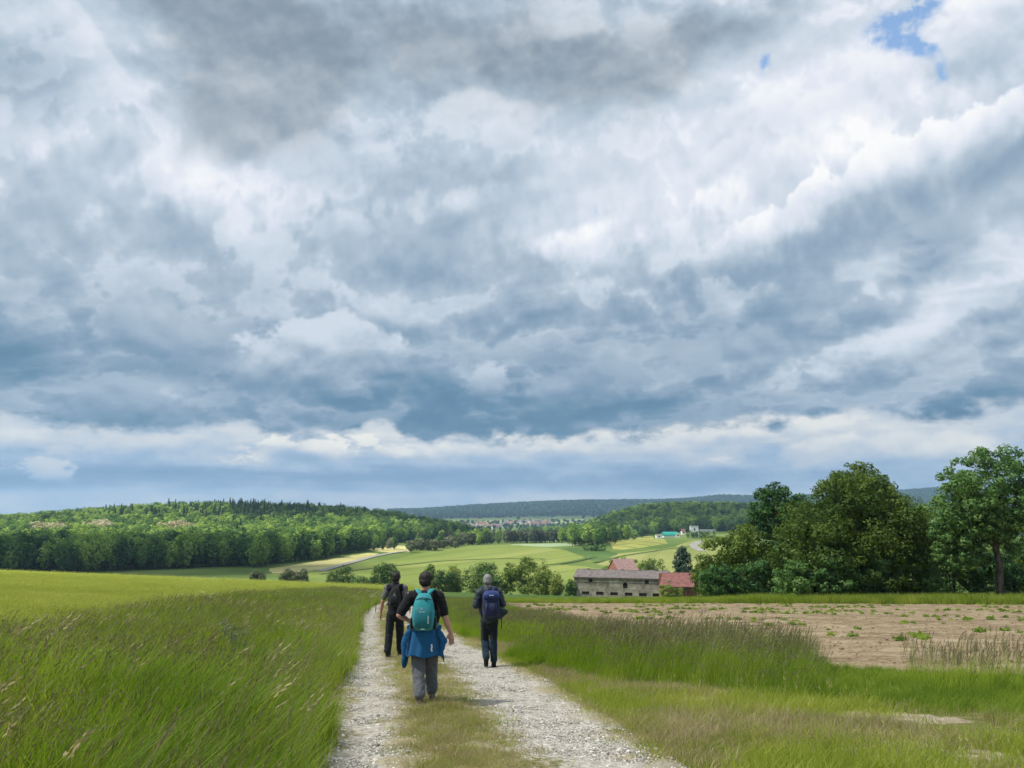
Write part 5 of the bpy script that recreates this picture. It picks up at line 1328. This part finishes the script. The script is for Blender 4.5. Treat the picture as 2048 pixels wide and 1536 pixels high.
def finger_caps(wrist, down, back, side, curl=.35, spread_=.10, scale=1.0, thumb_side=1):
    """palm and five fingers; `down` runs from wrist to fingertips, `back` is the back of the hand, `side` points to the thumb"""
    d, b, s = Vector(down).normalized(), Vector(back).normalized(), Vector(side).normalized(); w = Vector(wrist)
    k = scale; caps = []
    for i, (o, L) in enumerate(((.030, .070), (.010, .080), (-.010, .074), (-.030, .058))):
        base = w + d * .085 * k + s * o * k
        caps.append((w + d * .01 + s * o * .5 * k, base, .017 * k, .0135 * k))
        dr = (d + s * o * spread_ * 22).normalized(); p1 = base + dr * L * .5 * k - b * (.10 * L * curl); dr2 = (dr - b * curl * 1.0).normalized(); p2 = p1 + dr2 * L * .32 * k; p3 = p2 + (dr2 - b * curl * .8).normalized() * L * .28 * k
        caps += [(base, p1, .0100 * k, .0095 * k), (p1, p2, .0095 * k, .0088 * k), (p2, p3, .0088 * k, .0075 * k)]
    t0 = w + d * .022 * k + s * .022 * k; t1 = w + d * .06 * k + s * .052 * k - b * .012; t2 = t1 + (d * .9 + s * .25 - b * .25).normalized() * .032 * k; t3 = t2 + (d - b * .3).normalized() * .026 * k
    caps += [(t0, t1, .0155 * k, .0115 * k), (t1, t2, .0112 * k, .0100 * k), (t2, t3, .0100 * k, .0080 * k)]
    return caps
def head_parts(c, k=1.0, tilt=0.0):
    """skull, jaw, nose, ears, brow and lips round a head centre (face towards +y)"""
    R_ = Matrix.Rotation(-tilt, 3, 'X'); c = Vector(c)
    P = lambda x, y, z: c + R_ @ Vector((x * k, y * k, z * k))
    ro = R_.to_quaternion()
    E_ = [(P(0, -.012, .03), (.077 * k, .096 * k, .090 * k), ro), (P(0, .03, -.045), (.058 * k, .066 * k, .072 * k), ro), (P(0, -.03, -.02), (.068 * k, .07 * k, .07 * k), ro),
          (P(0, .098, -.02), (.014 * k, .02 * k, .024 * k), ro), (P(0, .08, .02), (.05 * k, .018 * k, .014 * k), ro), (P(0, .088, -.062), (.024 * k, .012 * k, .008 * k), ro)]
    for s in (-1, 1): E_.append((P(s * .081, -.005, -.008), (.010 * k, .020 * k, .032 * k), ro)); E_.append((P(s * .03, .084, .0), (.012 * k, .010 * k, .008 * k), ro))
    return E_, P, ro

def person(name, label, loc, rz, J, k, mats, style):
    """J: joints in the figure's own frame (x to its right, y ahead, z up)"""
    root = tag(empty(name, loc, rz), label, 'person'); root.scale = (SC[0] * (1.06 if 'teal' in label else 1.0), SC[0], SC[0])
    V = {a: Vector(b) for a, b in J.items()}
    caps = [(V['neck'] + Vector((0, 0, -.06)), V['head'] + Vector((0, -.02, -.06)), .062, .058),
            (V['chest'], V['pelvis'], .135, .125, .72), (V['shL'], V['shR'], .075, .075), (V['chest'] + Vector((0, 0, .1)), V['neck'], .11, .06, .8)]
    for s in 'LR':
        caps += [(V['sh' + s], V['el' + s], .056, .043), (V['el' + s], (V['el' + s] + V['wr' + s]) / 2, .043, .041), ((V['el' + s] + V['wr' + s]) / 2, V['wr' + s], .040, .028)]
        caps += [(V['hip' + s], V['kn' + s], .085, .058), (V['kn' + s], V['kn' + s] * .6 + V['an' + s] * .4, .055, .055), (V['kn' + s] * .6 + V['an' + s] * .4, V['an' + s], .054, .036), (V['an' + s], V['an' + s] + Vector((0, .13, -.05)), .036, .03)]
        h = style['hand' + s]; caps += finger_caps(V['wr' + s], *h[:3], curl=h[3])
    he, P, ro = head_parts(V['head'], k, style.get('tilt', 0))
    body = fuse('body', caps, he, .0072, SKIN, root, 2)
    # hair: cap over the skull, open towards the face
    hz = style['hair']
    hair = fuse('hair', [], [(P(0, -.018, .042), (.085 * k, .102 * k, .090 * k), ro), (P(0, -.05, -.01), (.078 * k, .068 * k, .075 * k), ro), (P(0, .02, .085), (.06 * k, .075 * k, .045 * k), ro)] + [(P(s * .072, .0, .03), (.017 * k, .045 * k, .04 * k), ro) for s in (-1, 1)], .008, mats['hair'], root, 2, (.006, 42, 30, hz))
    return root, V, P, ro

def trousers(root, V, mat, r=(.105, .088, .082), hem=.04, fold=(.010, 13, 26, 1), belt=.13):
    caps = [(V['pelvis'] + Vector((0, 0, .06)), V['pelvis'] - Vector((0, 0, .04)), belt + .025, belt + .04, .78)]
    for s in 'LR':
        a = V['an' + s]; kn = V['kn' + s]; m = kn * .45 + a * .55
        h_ = a + Vector((0, -.012, hem - .05)); caps += [(V['hip' + s] + Vector((0, 0, -.02)), kn, r[0], r[1]), (kn, m, r[1], r[2]), (m, h_, r[2], r[2] * .96, 1.0)]
    return fuse('trousers', caps, [], .012, mat, root, 3, fold)
def boots(root, V, mat, sole, pitchL=0.0, pitchR=0.0):
    for s, p in (('L', pitchL), ('R', pitchR)):
        a = V['an' + s]; M = Matrix.Rotation(-p, 3, 'X')
        q = lambda x, y, z: a + M @ Vector((x, y, z))
        b = fuse('boot', [(q(0, -.02, .03), q(0, -.015, -.045), .052, .048), (q(0, -.03, -.05), q(0, .12, -.062), .045, .042, .95), (q(0, .03, -.02), q(0, .12, -.05), .045, .036)], [], .010, mat, root, 2)
        mb = MB(); out = [(-.040, -.085), (0, -.10), (.040, -.085), (.047, .0), (.052, .10), (.035, .165), (0, .18), (-.035, .165), (-.050, .10), (-.045, .0)]
        n = len(out); mb.add([q(x, y, -.112) for x, y in out] + [q(x, y, -.080) for x, y in out], [tuple(range(n))[::-1], tuple(range(n, 2 * n))] + [(i, (i + 1) % n, n + (i + 1) % n, n + i) for i in range(n)])
        mb.build('sole', sole, b)

def text_mesh(name, body, size, mat, parent, M):
    cu = bpy.data.curves.new(name, 'FONT'); cu.body = body; cu.size = size; cu.extrude = .0012; cu.align_x = 'CENTER'
    o = bpy.data.objects.new(name, cu); COL.objects.link(o)
    dg = bpy.context.evaluated_depsgraph_get(); me = bpy.data.meshes.new_from_object(o.evaluated_get(dg)); bpy.data.objects.remove(o)
    me.name = name; me.materials.clear(); me.materials.append(mat)
    o = link(name, me, parent); o.matrix_local = M
    return o
PRINT = plain('white print', (.8, .82, .82), .6, .2, .02)
def face_back(p, pitch=0.0, roll=0.0):
    """flat things laid on a surface that looks towards -y"""
    return Matrix.Translation(p) @ Matrix.Rotation(roll, 4, 'Y') @ Matrix.Rotation(R(90) + pitch, 4, 'X')
def flame(parent, p, s, pitch=0.0):
    """small white mark: a leaning double flick"""
    mb = MB()
    for k, (dx, sc) in enumerate(((0, 1.0), (.45, .62))):
        P_ = [(0, 0), (.25, .35), (.12, .75), (.42, 1.15), (.55, .7), (.42, .4), (.6, .1)]
        n = len(P_); V = [((x * sc + dx - .4) * s, (y * sc - .5) * s, 0) for x, y in P_] + [((x * sc + dx - .4) * s, (y * sc - .5) * s, .0015) for x, y in P_]
        mb.add(V, [tuple(range(n)), tuple(range(n, 2 * n))[::-1]] + [(i, n + i, n + (i + 1) % n, (i + 1) % n) for i in range(n)])
    o = mb.build('emblem', PRINT, parent); o.matrix_local = face_back(p, pitch); return o

SC = [1.0]
def stand(px, feet, head, tall):
    """where on the track a hiker stands and how tall the figure is against its pattern"""
    q = ground(px, feet, off=.04); t = at(px, head, q[1])[2]
    return q[1], q[0], (t - q[2]) / tall
def build_people():
    blk = cloth_mat('black cotton', (.011, .011, .013)); grey = cloth_mat('grey trekking cloth', (.115, .123, .138)); teal = cloth_mat('teal ripstop', (.010, .25, .28), .6, spec=.35)
    tealD = cloth_mat('dark teal ripstop', (.007, .15, .18), .6, spec=.3); blue = cloth_mat('blue softshell', (.006, .095, .24), .7, spec=.25); bstrap = cloth_mat('black webbing', (.012, .012, .014), .7)
    navy = cloth_mat('navy quilt', (.009, .011, .020)); dk = cloth_mat('near-black trekking cloth', (.012, .014, .018)); tee = cloth_mat('grey cotton', (.13, .135, .13))
    jk = cloth_mat('dark slate rain jacket', (.014, .026, .040), .55, spec=.35); pk = cloth_mat('navy pack cloth', (.006, .014, .060), .6, spec=.3); pkl = cloth_mat('royal blue lid cloth', (.010, .030, .145), .6, spec=.3); lowb = cloth_mat('blue-grey trekking cloth', (.011, .028, .046))
    boot1 = plain('grey-beige boot leather', (.16, .14, .12), .8); boot2 = plain('dark boot leather', (.018, .017, .018), .7); sole1 = plain('pale rubber sole', (.22, .20, .17), .9); sole2 = plain('black rubber sole', (.02, .02, .02), .8)
    metal = plain('dull buckle', (.05, .05, .05), .5, .4)
    # ---------------- middle hiker, teal pack
    Y, x, k = stand(846, 1406, 1149, 1.800)
    zf = float(track_z(x, Y)) - .012; SC[0] = k
    J = dict(pelvis=(0, 0, .97), chest=(0, .02, 1.30), neck=(0, .035, 1.51), head=(0, .075, 1.665), shL=(-.185, .01, 1.455), shR=(.185, .01, 1.455), elL=(-.335, -.05, 1.20), wrL=(-.235, .17, 1.105), elR=(.275, -.045, 1.185), wrR=(.355, -.03, .955),
             hipL=(-.09, 0, .93), hipR=(.09, .01, .93), knL=(-.072, -.01, .50), knR=(.092, .13, .51), anL=(-.035, -.17, .125), anR=(.10, .21, .112))
    root, V, P, ro = person('person', 'hiker with teal backpack, black T-shirt and blue jacket tied round the waist', (x, Y, zf), R(2), J, 1.04, dict(hair=hair_mat('dark brown hair', (.010, .007, .006), (.035, .024, .018))),
        dict(handL=((.25, .9, -.25), (-.7, .2, .6), (.5, .2, .8), .6), handR=((.12, -.05, -1), (.35, .93, 0), (-.93, .35, 0), .32), tilt=.16, hair=3))
    fuse('shirt', [(V['chest'] + Vector((0, 0, .02)), V['pelvis'] + Vector((0, 0, .02)), .162, .150, .80), (V['shL'] + Vector((.02, 0, -.01)), V['shR'] + Vector((-.02, 0, -.01)), .088, .088), (V['chest'] + Vector((0, 0, .1)), V['neck'] + Vector((0, 0, -.02)), .13, .072, .85)] + [(V['sh' + s], V['sh' + s].lerp(V['el' + s], .82), .079, .066) for s in 'LR'], [], .011, blk, root, 3, (.006, 12, 18, 4))
    trousers(root, V, grey, (.098, .084, .078), .085, (.010, 10, 12, 2)); boots(root, V, boot1, sole1, -.10, .0)
    # jacket tied round the waist: hanging body, side wings, knotted sleeves
    n, m = 64, 26; Vv = []
    for lay in (0, .012):
        for i in range(n + 1):
            a = R(-128 + 256 * i / n); s = i / n
            hem = .645 + .015 * math.sin(s * 21) - .20 * math.exp(-((s - .10) / .055) ** 2) - .10 * math.exp(-((s - .90) / .06) ** 2) + .05 * math.exp(-((s - .18) / .04) ** 2)
            for j in range(m + 1):
                t = j / m; z = 1.035 + (hem - 1.035) * t
                fl = .030 * t + .075 * t ** 1.5 * (math.exp(-((s - .14) / .11) ** 2) + math.exp(-((s - .86) / .11) ** 2)) + .016 * t * math.sin(s * 40 + t * 2) + .010 * t * math.sin(s * 17 + 2)
                Vv.append((math.sin(a) * (.190 + fl - lay), -math.cos(a) * (.168 + fl * .7 - lay), z))
    w = m + 1; F = []
    for l in (0, 1):
        b = l * (n + 1) * w
        for i in range(n):
            for j in range(m):
                q = (b + i * w + j, b + i * w + j + 1, b + (i + 1) * w + j + 1, b + (i + 1) * w + j); F.append(q if l == 0 else q[::-1])
    o2 = (n + 1) * w
    for i in range(n): F += [(i * w + m, o2 + i * w + m, o2 + (i + 1) * w + m, (i + 1) * w + m), (i * w, (i + 1) * w, o2 + (i + 1) * w, o2 + i * w)]
    for j in range(m): F += [(j, o2 + j, o2 + j + 1, j + 1), (n * w + j, n * w + j + 1, o2 + n * w + j + 1, o2 + n * w + j)]
    jo = MB().add(Vv, F).build('tied_jacket', blue, root, True)
    jo['label'] = 'blue jacket knotted by its sleeves round the waist'
    fuse('jacket_waist_roll', [((-.19, -.03, 1.03), (-.10, -.15, 1.035), .034, .038), ((-.10, -.15, 1.035), (.10, -.15, 1.035), .038, .038), ((.10, -.15, 1.035), (.19, -.03, 1.03), .038, .034)], [], .010, blue, jo, 2, (.006, 30, 30, 5))
    for s in (-1, 1):
        fuse('jacket_sleeve', [((s * .20, -.02, 1.03), (s * .13, .15, 1.02), .035, .035), ((s * .13, .15, 1.02), (s * .02, .18, 1.0), .035, .032), ((s * .02, .18, 1.0), (s * .08, .21, .72), .032, .040)], [], .011, blue, jo, 2, (.005, 25, 25, 6))
        fuse('jacket_wing', [((s * .205, -.09, .97), (s * (.27 if s > 0 else .255), -.10, .84), .040, .045, .5), ((s * (.27 if s > 0 else .255), -.10, .84), (s * (.235 if s > 0 else .265), -.12, .66 if s > 0 else .58), .045, .012, .5)], [], .010, blue, jo, 1, (.007, 24, 18, 7))
    mk = MB(); mk.add([(-.012, -.05, 0), (.010, -.05, 0), (.004, -.012, 0), (.016, .0, 0), (.012, .05, 0), (-.006, .045, 0), (-.002, .01, 0), (-.014, -.004, 0)], [tuple(range(8))])
    mo = mk.build('jacket_emblem', PRINT, jo); mo.matrix_local = face_back(Vector((.112, -.188, .775)), .0, -.12)
    # the pack
    pr = empty('backpack', (x, Y, zf), R(2))
    rings = [(0, -.205, 1.015, .085, .055), (0, -.215, 1.03, .118, .078), (0, -.225, 1.09, .143, .100), (0, -.228, 1.18, .150, .108), (0, -.222, 1.28, .146, .102), (0, -.212, 1.37, .132, .090), (0, -.200, 1.44, .112, .074), (0, -.188, 1.49, .085, .055), (0, -.180, 1.515, .050, .030)]
    mb = loft(rings, 30, 2.5); b = mb.build('pack_body', teal, pr, True)
    loft([(0, -.285, 1.045, .08, .030), (0, -.300, 1.07, .108, .042), (0, -.308, 1.16, .122, .048), (0, -.302, 1.26, .116, .042), (0, -.285, 1.335, .092, .028), (0, -.272, 1.36, .05, .012)], 26, 2.5).build('front_pocket', tealD, pr, True)
    MB().tube([(-.118, -.280, 1.09), (-.128, -.286, 1.18), (-.118, -.282, 1.28), (-.085, -.278, 1.355), (0, -.284, 1.385), (.085, -.278, 1.355), (.118, -.282, 1.28), (.128, -.286, 1.18), (.118, -.280, 1.09)], .006, 6).build('zip', bstrap, pr, True)
    MB().tube([(-.10, -.25, 1.43), (-.05, -.272, 1.455), (0, -.278, 1.46), (.05, -.272, 1.455), (.10, -.25, 1.43)], .005, 6).build('zip', bstrap, pr, True)
    MB().tube([(.01, -.285, 1.45), (.03, -.29, 1.425), (.05, -.288, 1.43), (.045, -.284, 1.45), (.02, -.288, 1.44)], .0045, 6).build('zip_cord', bstrap, pr, True)
    MB().tube([(-.035, -.16, 1.50), (-.025, -.15, 1.55), (.025, -.15, 1.55), (.035, -.16, 1.50)], .009, 7).build('grab_loop', bstrap, pr, True)
    for s in (-1, 1):
        strap([(s * .045, -.165, 1.495), (s * .085, -.12, 1.545), (s * .115, -.03, 1.556), (s * .125, .08, 1.49), (s * .14, .145, 1.33), (s * .16, .12, 1.16), (s * .165, -.05, 1.07), (s * .13, -.14, 1.05)], .062, .014, (1, 0, 0)).build('shoulder_strap', teal, pr, True)
        strap([(s * .12, -.16, 1.06), (s * .17, -.06, 1.055), (s * .165, .06, 1.055), (s * .08, .165, 1.05), (0, .175, 1.05)], .03, .008).build('hip_belt', bstrap, pr, True)
        loft([(s * .150, -.215, 1.03, .012, .045), (s * .156, -.215, 1.05, .022, .058), (s * .158, -.215, 1.17, .020, .060), (s * .152, -.215, 1.19, .010, .055)], 16, 2.3).build('mesh_pocket', bstrap, pr, True)
        strap([(s * .14, -.24, 1.25), (s * .15, -.18, 1.27), (s * .145, -.13, 1.28)], .018, .005).build('compression_strap', bstrap, pr, True)
    MB().tube([(.175, -.13, 1.10), (.195, -.12, 1.19), (.19, -.10, 1.26)], [.012, .026, .02], 8).build('side_pouch', bstrap, pr, True)
    flame(pr, Vector((-.02, -.3265, 1.318)), .034, .22); t = text_mesh('lettering', 'deuter', .030, PRINT, pr, face_back(Vector((-.01, -.3388, 1.268)), .10))
    vm = MB()
    for i_, (z_, w_) in enumerate(((1.125, .012), (1.140, .016), (1.155, .010), (1.172, .015), (1.188, .012), (1.204, .017), (1.219, .011))): vm.box(.064, .064 + w_, -.3545, -.3500, z_ - .004, z_ + .004)
    vm.build('vertical_print', PRINT, pr)
    MB().box(-.026, .026, -.3365, -.3325, 1.040, 1.050).build('reflective_tab', PRINT, pr)
    pr.scale = (SC[0] * 1.06, SC[0], SC[0]); tag(pr, 'teal daypack with white lettering on the middle hiker', 'backpack')
    # ---------------- left hiker, black pack
    Y, x, k = stand(788, 1314, 1147, 1.830); zf = float(track_z(x, Y)) - .012; SC[0] = k
    J = dict(pelvis=(0, 0, .98), chest=(0, .0, 1.32), neck=(-.005, .02, 1.535), head=(-.005, .05, 1.69), shL=(-.20, 0, 1.475), shR=(.20, 0, 1.475), elL=(-.275, -.05, 1.20), wrL=(-.325, .0, .945), elR=(.285, -.04, 1.20), wrR=(.29, .17, 1.02),
             hipL=(-.095, 0, .93), hipR=(.095, 0, .93), knL=(-.115, -.03, .50), knR=(.10, .10, .52), anL=(-.115, -.14, .135), anR=(.085, .20, .112))
    root, V, P, ro = person('person', 'hiker in dark vest with black backpack, farthest left on the track', (x, Y, zf), R(-4), J, 1.05, dict(hair=hair_mat('short dark hair', (.010, .009, .009), (.030, .026, .023))),
        dict(handL=((-.1, .05, -1), (-.95, -.2, .1), (.1, .97, 0), .45), handR=((0, .7, -.6), (.9, .1, 0), (0, .6, .8), .4), tilt=.05, hair=5))
    fuse('shirt', [(V['sh' + s] + Vector((.03 * (1 if s == 'L' else -1), 0, 0)), V['sh' + s].lerp(V['el' + s], .72), .078, .066) for s in 'LR'] + [(V['shL'] + Vector((.01, 0, 0)), V['shR'] - Vector((.01, 0, 0)), .084, .084)], [], .011, tee, root, 2, (.005, 14, 18, 1))
    fuse('vest', [(V['chest'] + Vector((0, 0, .02)), V['pelvis'] + Vector((0, 0, .04)), .170, .160, .82), (V['shL'] + Vector((.055, 0, 0)), V['shR'] + Vector((-.055, 0, 0)), .096, .096), (V['chest'] + Vector((0, 0, .1)), V['neck'] + Vector((0, 0, .02)), .13, .074, .85)], [], .011, navy, root, 3, (.006, 10, 26, 3))
    trousers(root, V, dk, (.098, .084, .078), .085, (.010, 10, 12, 8)); boots(root, V, boot2, sole2, -.28, .0)
    pr = empty('backpack', (x, Y, zf), R(-4))
    loft([(.03, -.185, 1.09, .07, .045), (.03, -.20, 1.11, .105, .07), (.03, -.21, 1.20, .122, .085), (.03, -.205, 1.32, .120, .082), (.03, -.195, 1.43, .10, .066), (.03, -.18, 1.50, .07, .045), (.03, -.172, 1.525, .035, .02)], 26, 2.5).build('pack_body', bstrap, pr, True)
    loft([(.03, -.27, 1.12, .07, .025), (.03, -.283, 1.15, .092, .035), (.03, -.285, 1.25, .09, .034), (.03, -.27, 1.34, .06, .02)], 22, 2.5).build('front_pocket', dk, pr, True)
    MB().tube([(-.07, -.262, 1.20), (-.055, -.262, 1.36), (.03, -.262, 1.41), (.115, -.262, 1.36), (.13, -.262, 1.20)], .006, 6).build('zip', metal, pr, True)
    for s in (-1, 1): strap([(.02 + s * .05, -.155, 1.505), (.01 + s * .095, -.10, 1.555), (s * .125, -.01, 1.565), (s * .135, .10, 1.49), (s * .15, .155, 1.33), (s * .165, .12, 1.17), (s * .16, -.08, 1.12)], .060, .016, (1, 0, 0)).build('shoulder_strap', dk, pr, True)
    flame(pr, Vector((.03, -.2855, 1.375)), .030, .2); text_mesh('lettering', 'deuter', .026, PRINT, pr, face_back(Vector((.04, -.2960, 1.338)), .25))
    pr.scale = (SC[0],) * 3; tag(pr, 'small black backpack with a white emblem on the left hiker', 'backpack')
    # ---------------- right hiker, grey hair
    Y, x, k = stand(978, 1332, 1150, 1.815); zf = float(track_z(x, Y)) - .012; SC[0] = k
    J = dict(pelvis=(0, 0, .97), chest=(-.005, .02, 1.31), neck=(-.02, .04, 1.53), head=(-.035, .085, 1.685), shL=(-.195, .01, 1.46), shR=(.185, .01, 1.46), elL=(-.275, -.03, 1.215), wrL=(-.13, .19, 1.16), elR=(.265, -.03, 1.235), wrR=(.12, .19, 1.18),
             hipL=(-.088, 0, .93), hipR=(.088, 0, .93), knL=(-.085, .09, .52), knR=(.085, .01, .50), anL=(-.06, -.12, .185), anR=(.098, .03, .112))
    root, V, P, ro = person('person', 'grey-haired hiker in dark hooded jacket with navy backpack', (x, Y, zf), R(3), J, 1.03, dict(hair=hair_mat('grey hair', (.16, .155, .15), (.36, .35, .33))),
        dict(handL=((.8, .6, .1), (-.2, .3, .9), (.3, .2, .9), .6), handR=((-.8, .6, .1), (.2, .3, .9), (-.3, .2, .9), .6), tilt=.18, hair=7))
    fuse('jacket', [(V['chest'] + Vector((0, 0, .02)), V['pelvis'] + Vector((0, 0, -.01)), .175, .170, .84), (V['shL'] + Vector((.01, 0, 0)), V['shR'] + Vector((-.01, 0, 0)), .092, .092), (V['chest'] + Vector((0, 0, .1)), V['neck'] + Vector((0, 0, -.01)), .135, .085, .85)] + [(V['sh' + s], V['el' + s], .082, .070) for s in 'LR'] + [(V['el' + s], V['wr' + s], .070, .048) for s in 'LR'], [], .011, jk, root, 3, (.009, 11, 20, 9))
    fuse('hood', [((-.10, -.02, 1.535), (-.02, -.085, 1.50), .052, .066), ((-.02, -.085, 1.50), (.07, -.02, 1.535), .066, .052)], [((-.02, -.05, 1.535), (.105, .085, .07))], .010, jk, root, 2, (.009, 18, 18, 3))
    trousers(root, V, dk, (.094, .076, .064), .09, (.006, 9, 11, 6))
    fuse('lower_trousers', [c for s in 'LR' for c in ((V['kn' + s] + Vector((0, 0, .06)), V['kn' + s], .078, .081), (V['kn' + s], V['kn' + s] * .45 + V['an' + s] * .55, .081, .071), (V['kn' + s] * .45 + V['an' + s] * .55, V['an' + s] + Vector((0, -.012, .045)), .071, .069))], [], .012, lowb, root, 3, (.007, 9, 11, 6))
    boots(root, V, boot2, sole2, -.55, .0)
    pr = empty('backpack', (x, Y, zf), R(3))
    cx = .03
    loft([(cx, -.19, .985, .10, .06), (cx, -.215, 1.0, .145, .09), (cx, -.225, 1.08, .165, .108), (cx, -.225, 1.22, .168, .108), (cx, -.22, 1.34, .160, .10), (cx, -.21, 1.38, .15, .092)], 28, 3.2).build('pack_body', pk, pr, True)
    loft([(cx, -.215, 1.362, .158, .108), (cx, -.222, 1.385, .172, .118), (cx, -.22, 1.45, .165, .112), (cx, -.205, 1.50, .13, .09), (cx, -.19, 1.515, .08, .05)], 28, 3.0).build('pack_lid', pkl, pr, True)
    loft([(cx, -.325, 1.03, .10, .02), (cx, -.335, 1.05, .122, .034), (cx, -.337, 1.17, .125, .036), (cx, -.325, 1.29, .11, .02)], 24, 2.8).build('front_pocket', pk, pr, True)
    for s in (-1, 1):
        strap([(cx + s * .07, -.338, 1.42), (cx + s * .075, -.352, 1.33), (cx + s * .078, -.375, 1.2), (cx + s * .075, -.345, 1.03)], .018, .005, (1, 0, 0)).build('lid_strap', bstrap, pr, True)
        strap([(s * .06, -.15, 1.50), (s * .10, -.08, 1.56), (s * .125, .0, 1.57), (s * .135, .11, 1.49), (s * .15, .17, 1.33), (s * .175, .13, 1.15), (s * .17, -.10, 1.05)], .062, .016, (1, 0, 0)).build('shoulder_strap', pk, pr, True)
    MB().box(cx - .04, cx + .05, -.340, -.336, 1.435, 1.445).build('reflective_tab', PRINT, pr)
    strap([(.235, -.10, 1.03), (.245, -.12, .92), (.24, -.13, .77)], .016, .005, (1, 0, 0)).build('loose_strap', bstrap, pr, True)
    pr.scale = (SC[0],) * 3; tag(pr, 'navy backpack with royal blue lid on the grey-haired hiker', 'backpack')
    sw = fuse('folded_jacket', [((.16, -.12, 1.13), (.33, -.10, 1.09), .085, .045, .7), ((.20, -.12, 1.02), (.28, -.10, 1.08), .065, .06, .7)], [], .010, jk, None, 2, (.010, 20, 20, 2))
    sw.location = (x, Y, zf); sw.scale = (SC[0],) * 3; sw.rotation_euler = (0, 0, R(3)); tag(sw, 'dark bundled jacket tucked beside the navy backpack', 'jacket')
build_people()

# ------------------------------------------------------------------ air: haze over the valley, cumulus out of view, placed to shade parts of the land
def build_air():
    m, nt, out = new_mat('valley haze')
    pv = nt.nodes.new('ShaderNodeVolumePrincipled')
    pv.inputs['Color'].default_value = (.46, .72, 1.0, 1); pv.inputs['Density'].default_value = HAZE
    pv.inputs['Anisotropy'].default_value = 0.2
    nt.links.new(pv.outputs[0], out.inputs['Volume'])
    o = MB().box(-7700, 7700, -7700, 7700, -70, 290).build('haze', m)
    tag(o, 'thin bluish haze filling the valley', kind='stuff')
    def cloud_mat(op):
        cm, nt, out = new_mat('added cumulus')
        d = nt.nodes.new('ShaderNodeBsdfDiffuse'); d.inputs[0].default_value = (.85, .86, .88, 1)
        t = nt.nodes.new('ShaderNodeBsdfTransparent'); mx = nt.nodes.new('ShaderNodeMixShader')
        mx.inputs[0].default_value = op
        nt.links.new(t.outputs[0], mx.inputs[1]); nt.links.new(d.outputs[0], mx.inputs[2]); nt.links.new(mx.outputs[0], out.inputs[0])
        return cm
    rng = np.random.default_rng(4)
    L = [((20, 55), (190, 125), 'large unseen cumulus drifting over the hikers'), ((-235, 405), (150, 62), 'long cumulus out of view, placed to shade the near wood'), ((-160, 940), (135, 125), 'cumulus out of view, placed to shade the end of the wooded ridge'), ((300, 1120), (220, 130), 'cumulus out of view, placed to shade the wooded hill')]
    for i, ((gx, gy), (rx, ry), lab) in enumerate(L):
        alt = (600.0, 600.0, 950.0, 1300.0)[i]
        bm = bmesh.new(); bmesh.ops.create_icosphere(bm, subdivisions=5, radius=1)
        for v in bm.verts:
            n = v.co.normalized()
            k = 1 + .22 * mnoise.noise(n * 2.1 + Vector((i * 7, 0, 0))) + .10 * mnoise.noise(n * 5.3 + Vector((i * 3, 5, 0)))
            v.co = Vector((n.x * rx * k, n.y * ry * k, n.z * (60 if n.z > 0 else 18) * k))
        me = bpy.data.meshes.new('shade_cloud'); bm.to_mesh(me); bm.free(); me.materials.append(cloud_mat((.22, .66, .7, .55)[i]))
        me.polygons.foreach_set('use_smooth', [True] * len(me.polygons))
        p = Vector((gx, gy, H(gx, gy))) + SUN_DIR * ((alt - H(gx, gy)) / SUN_DIR.z)
        o = link('shade_cloud', me, loc=p); tag(o, lab, 'cloud', 'unseen cumulus clouds')
HAZE = 1.05e-4
build_air()
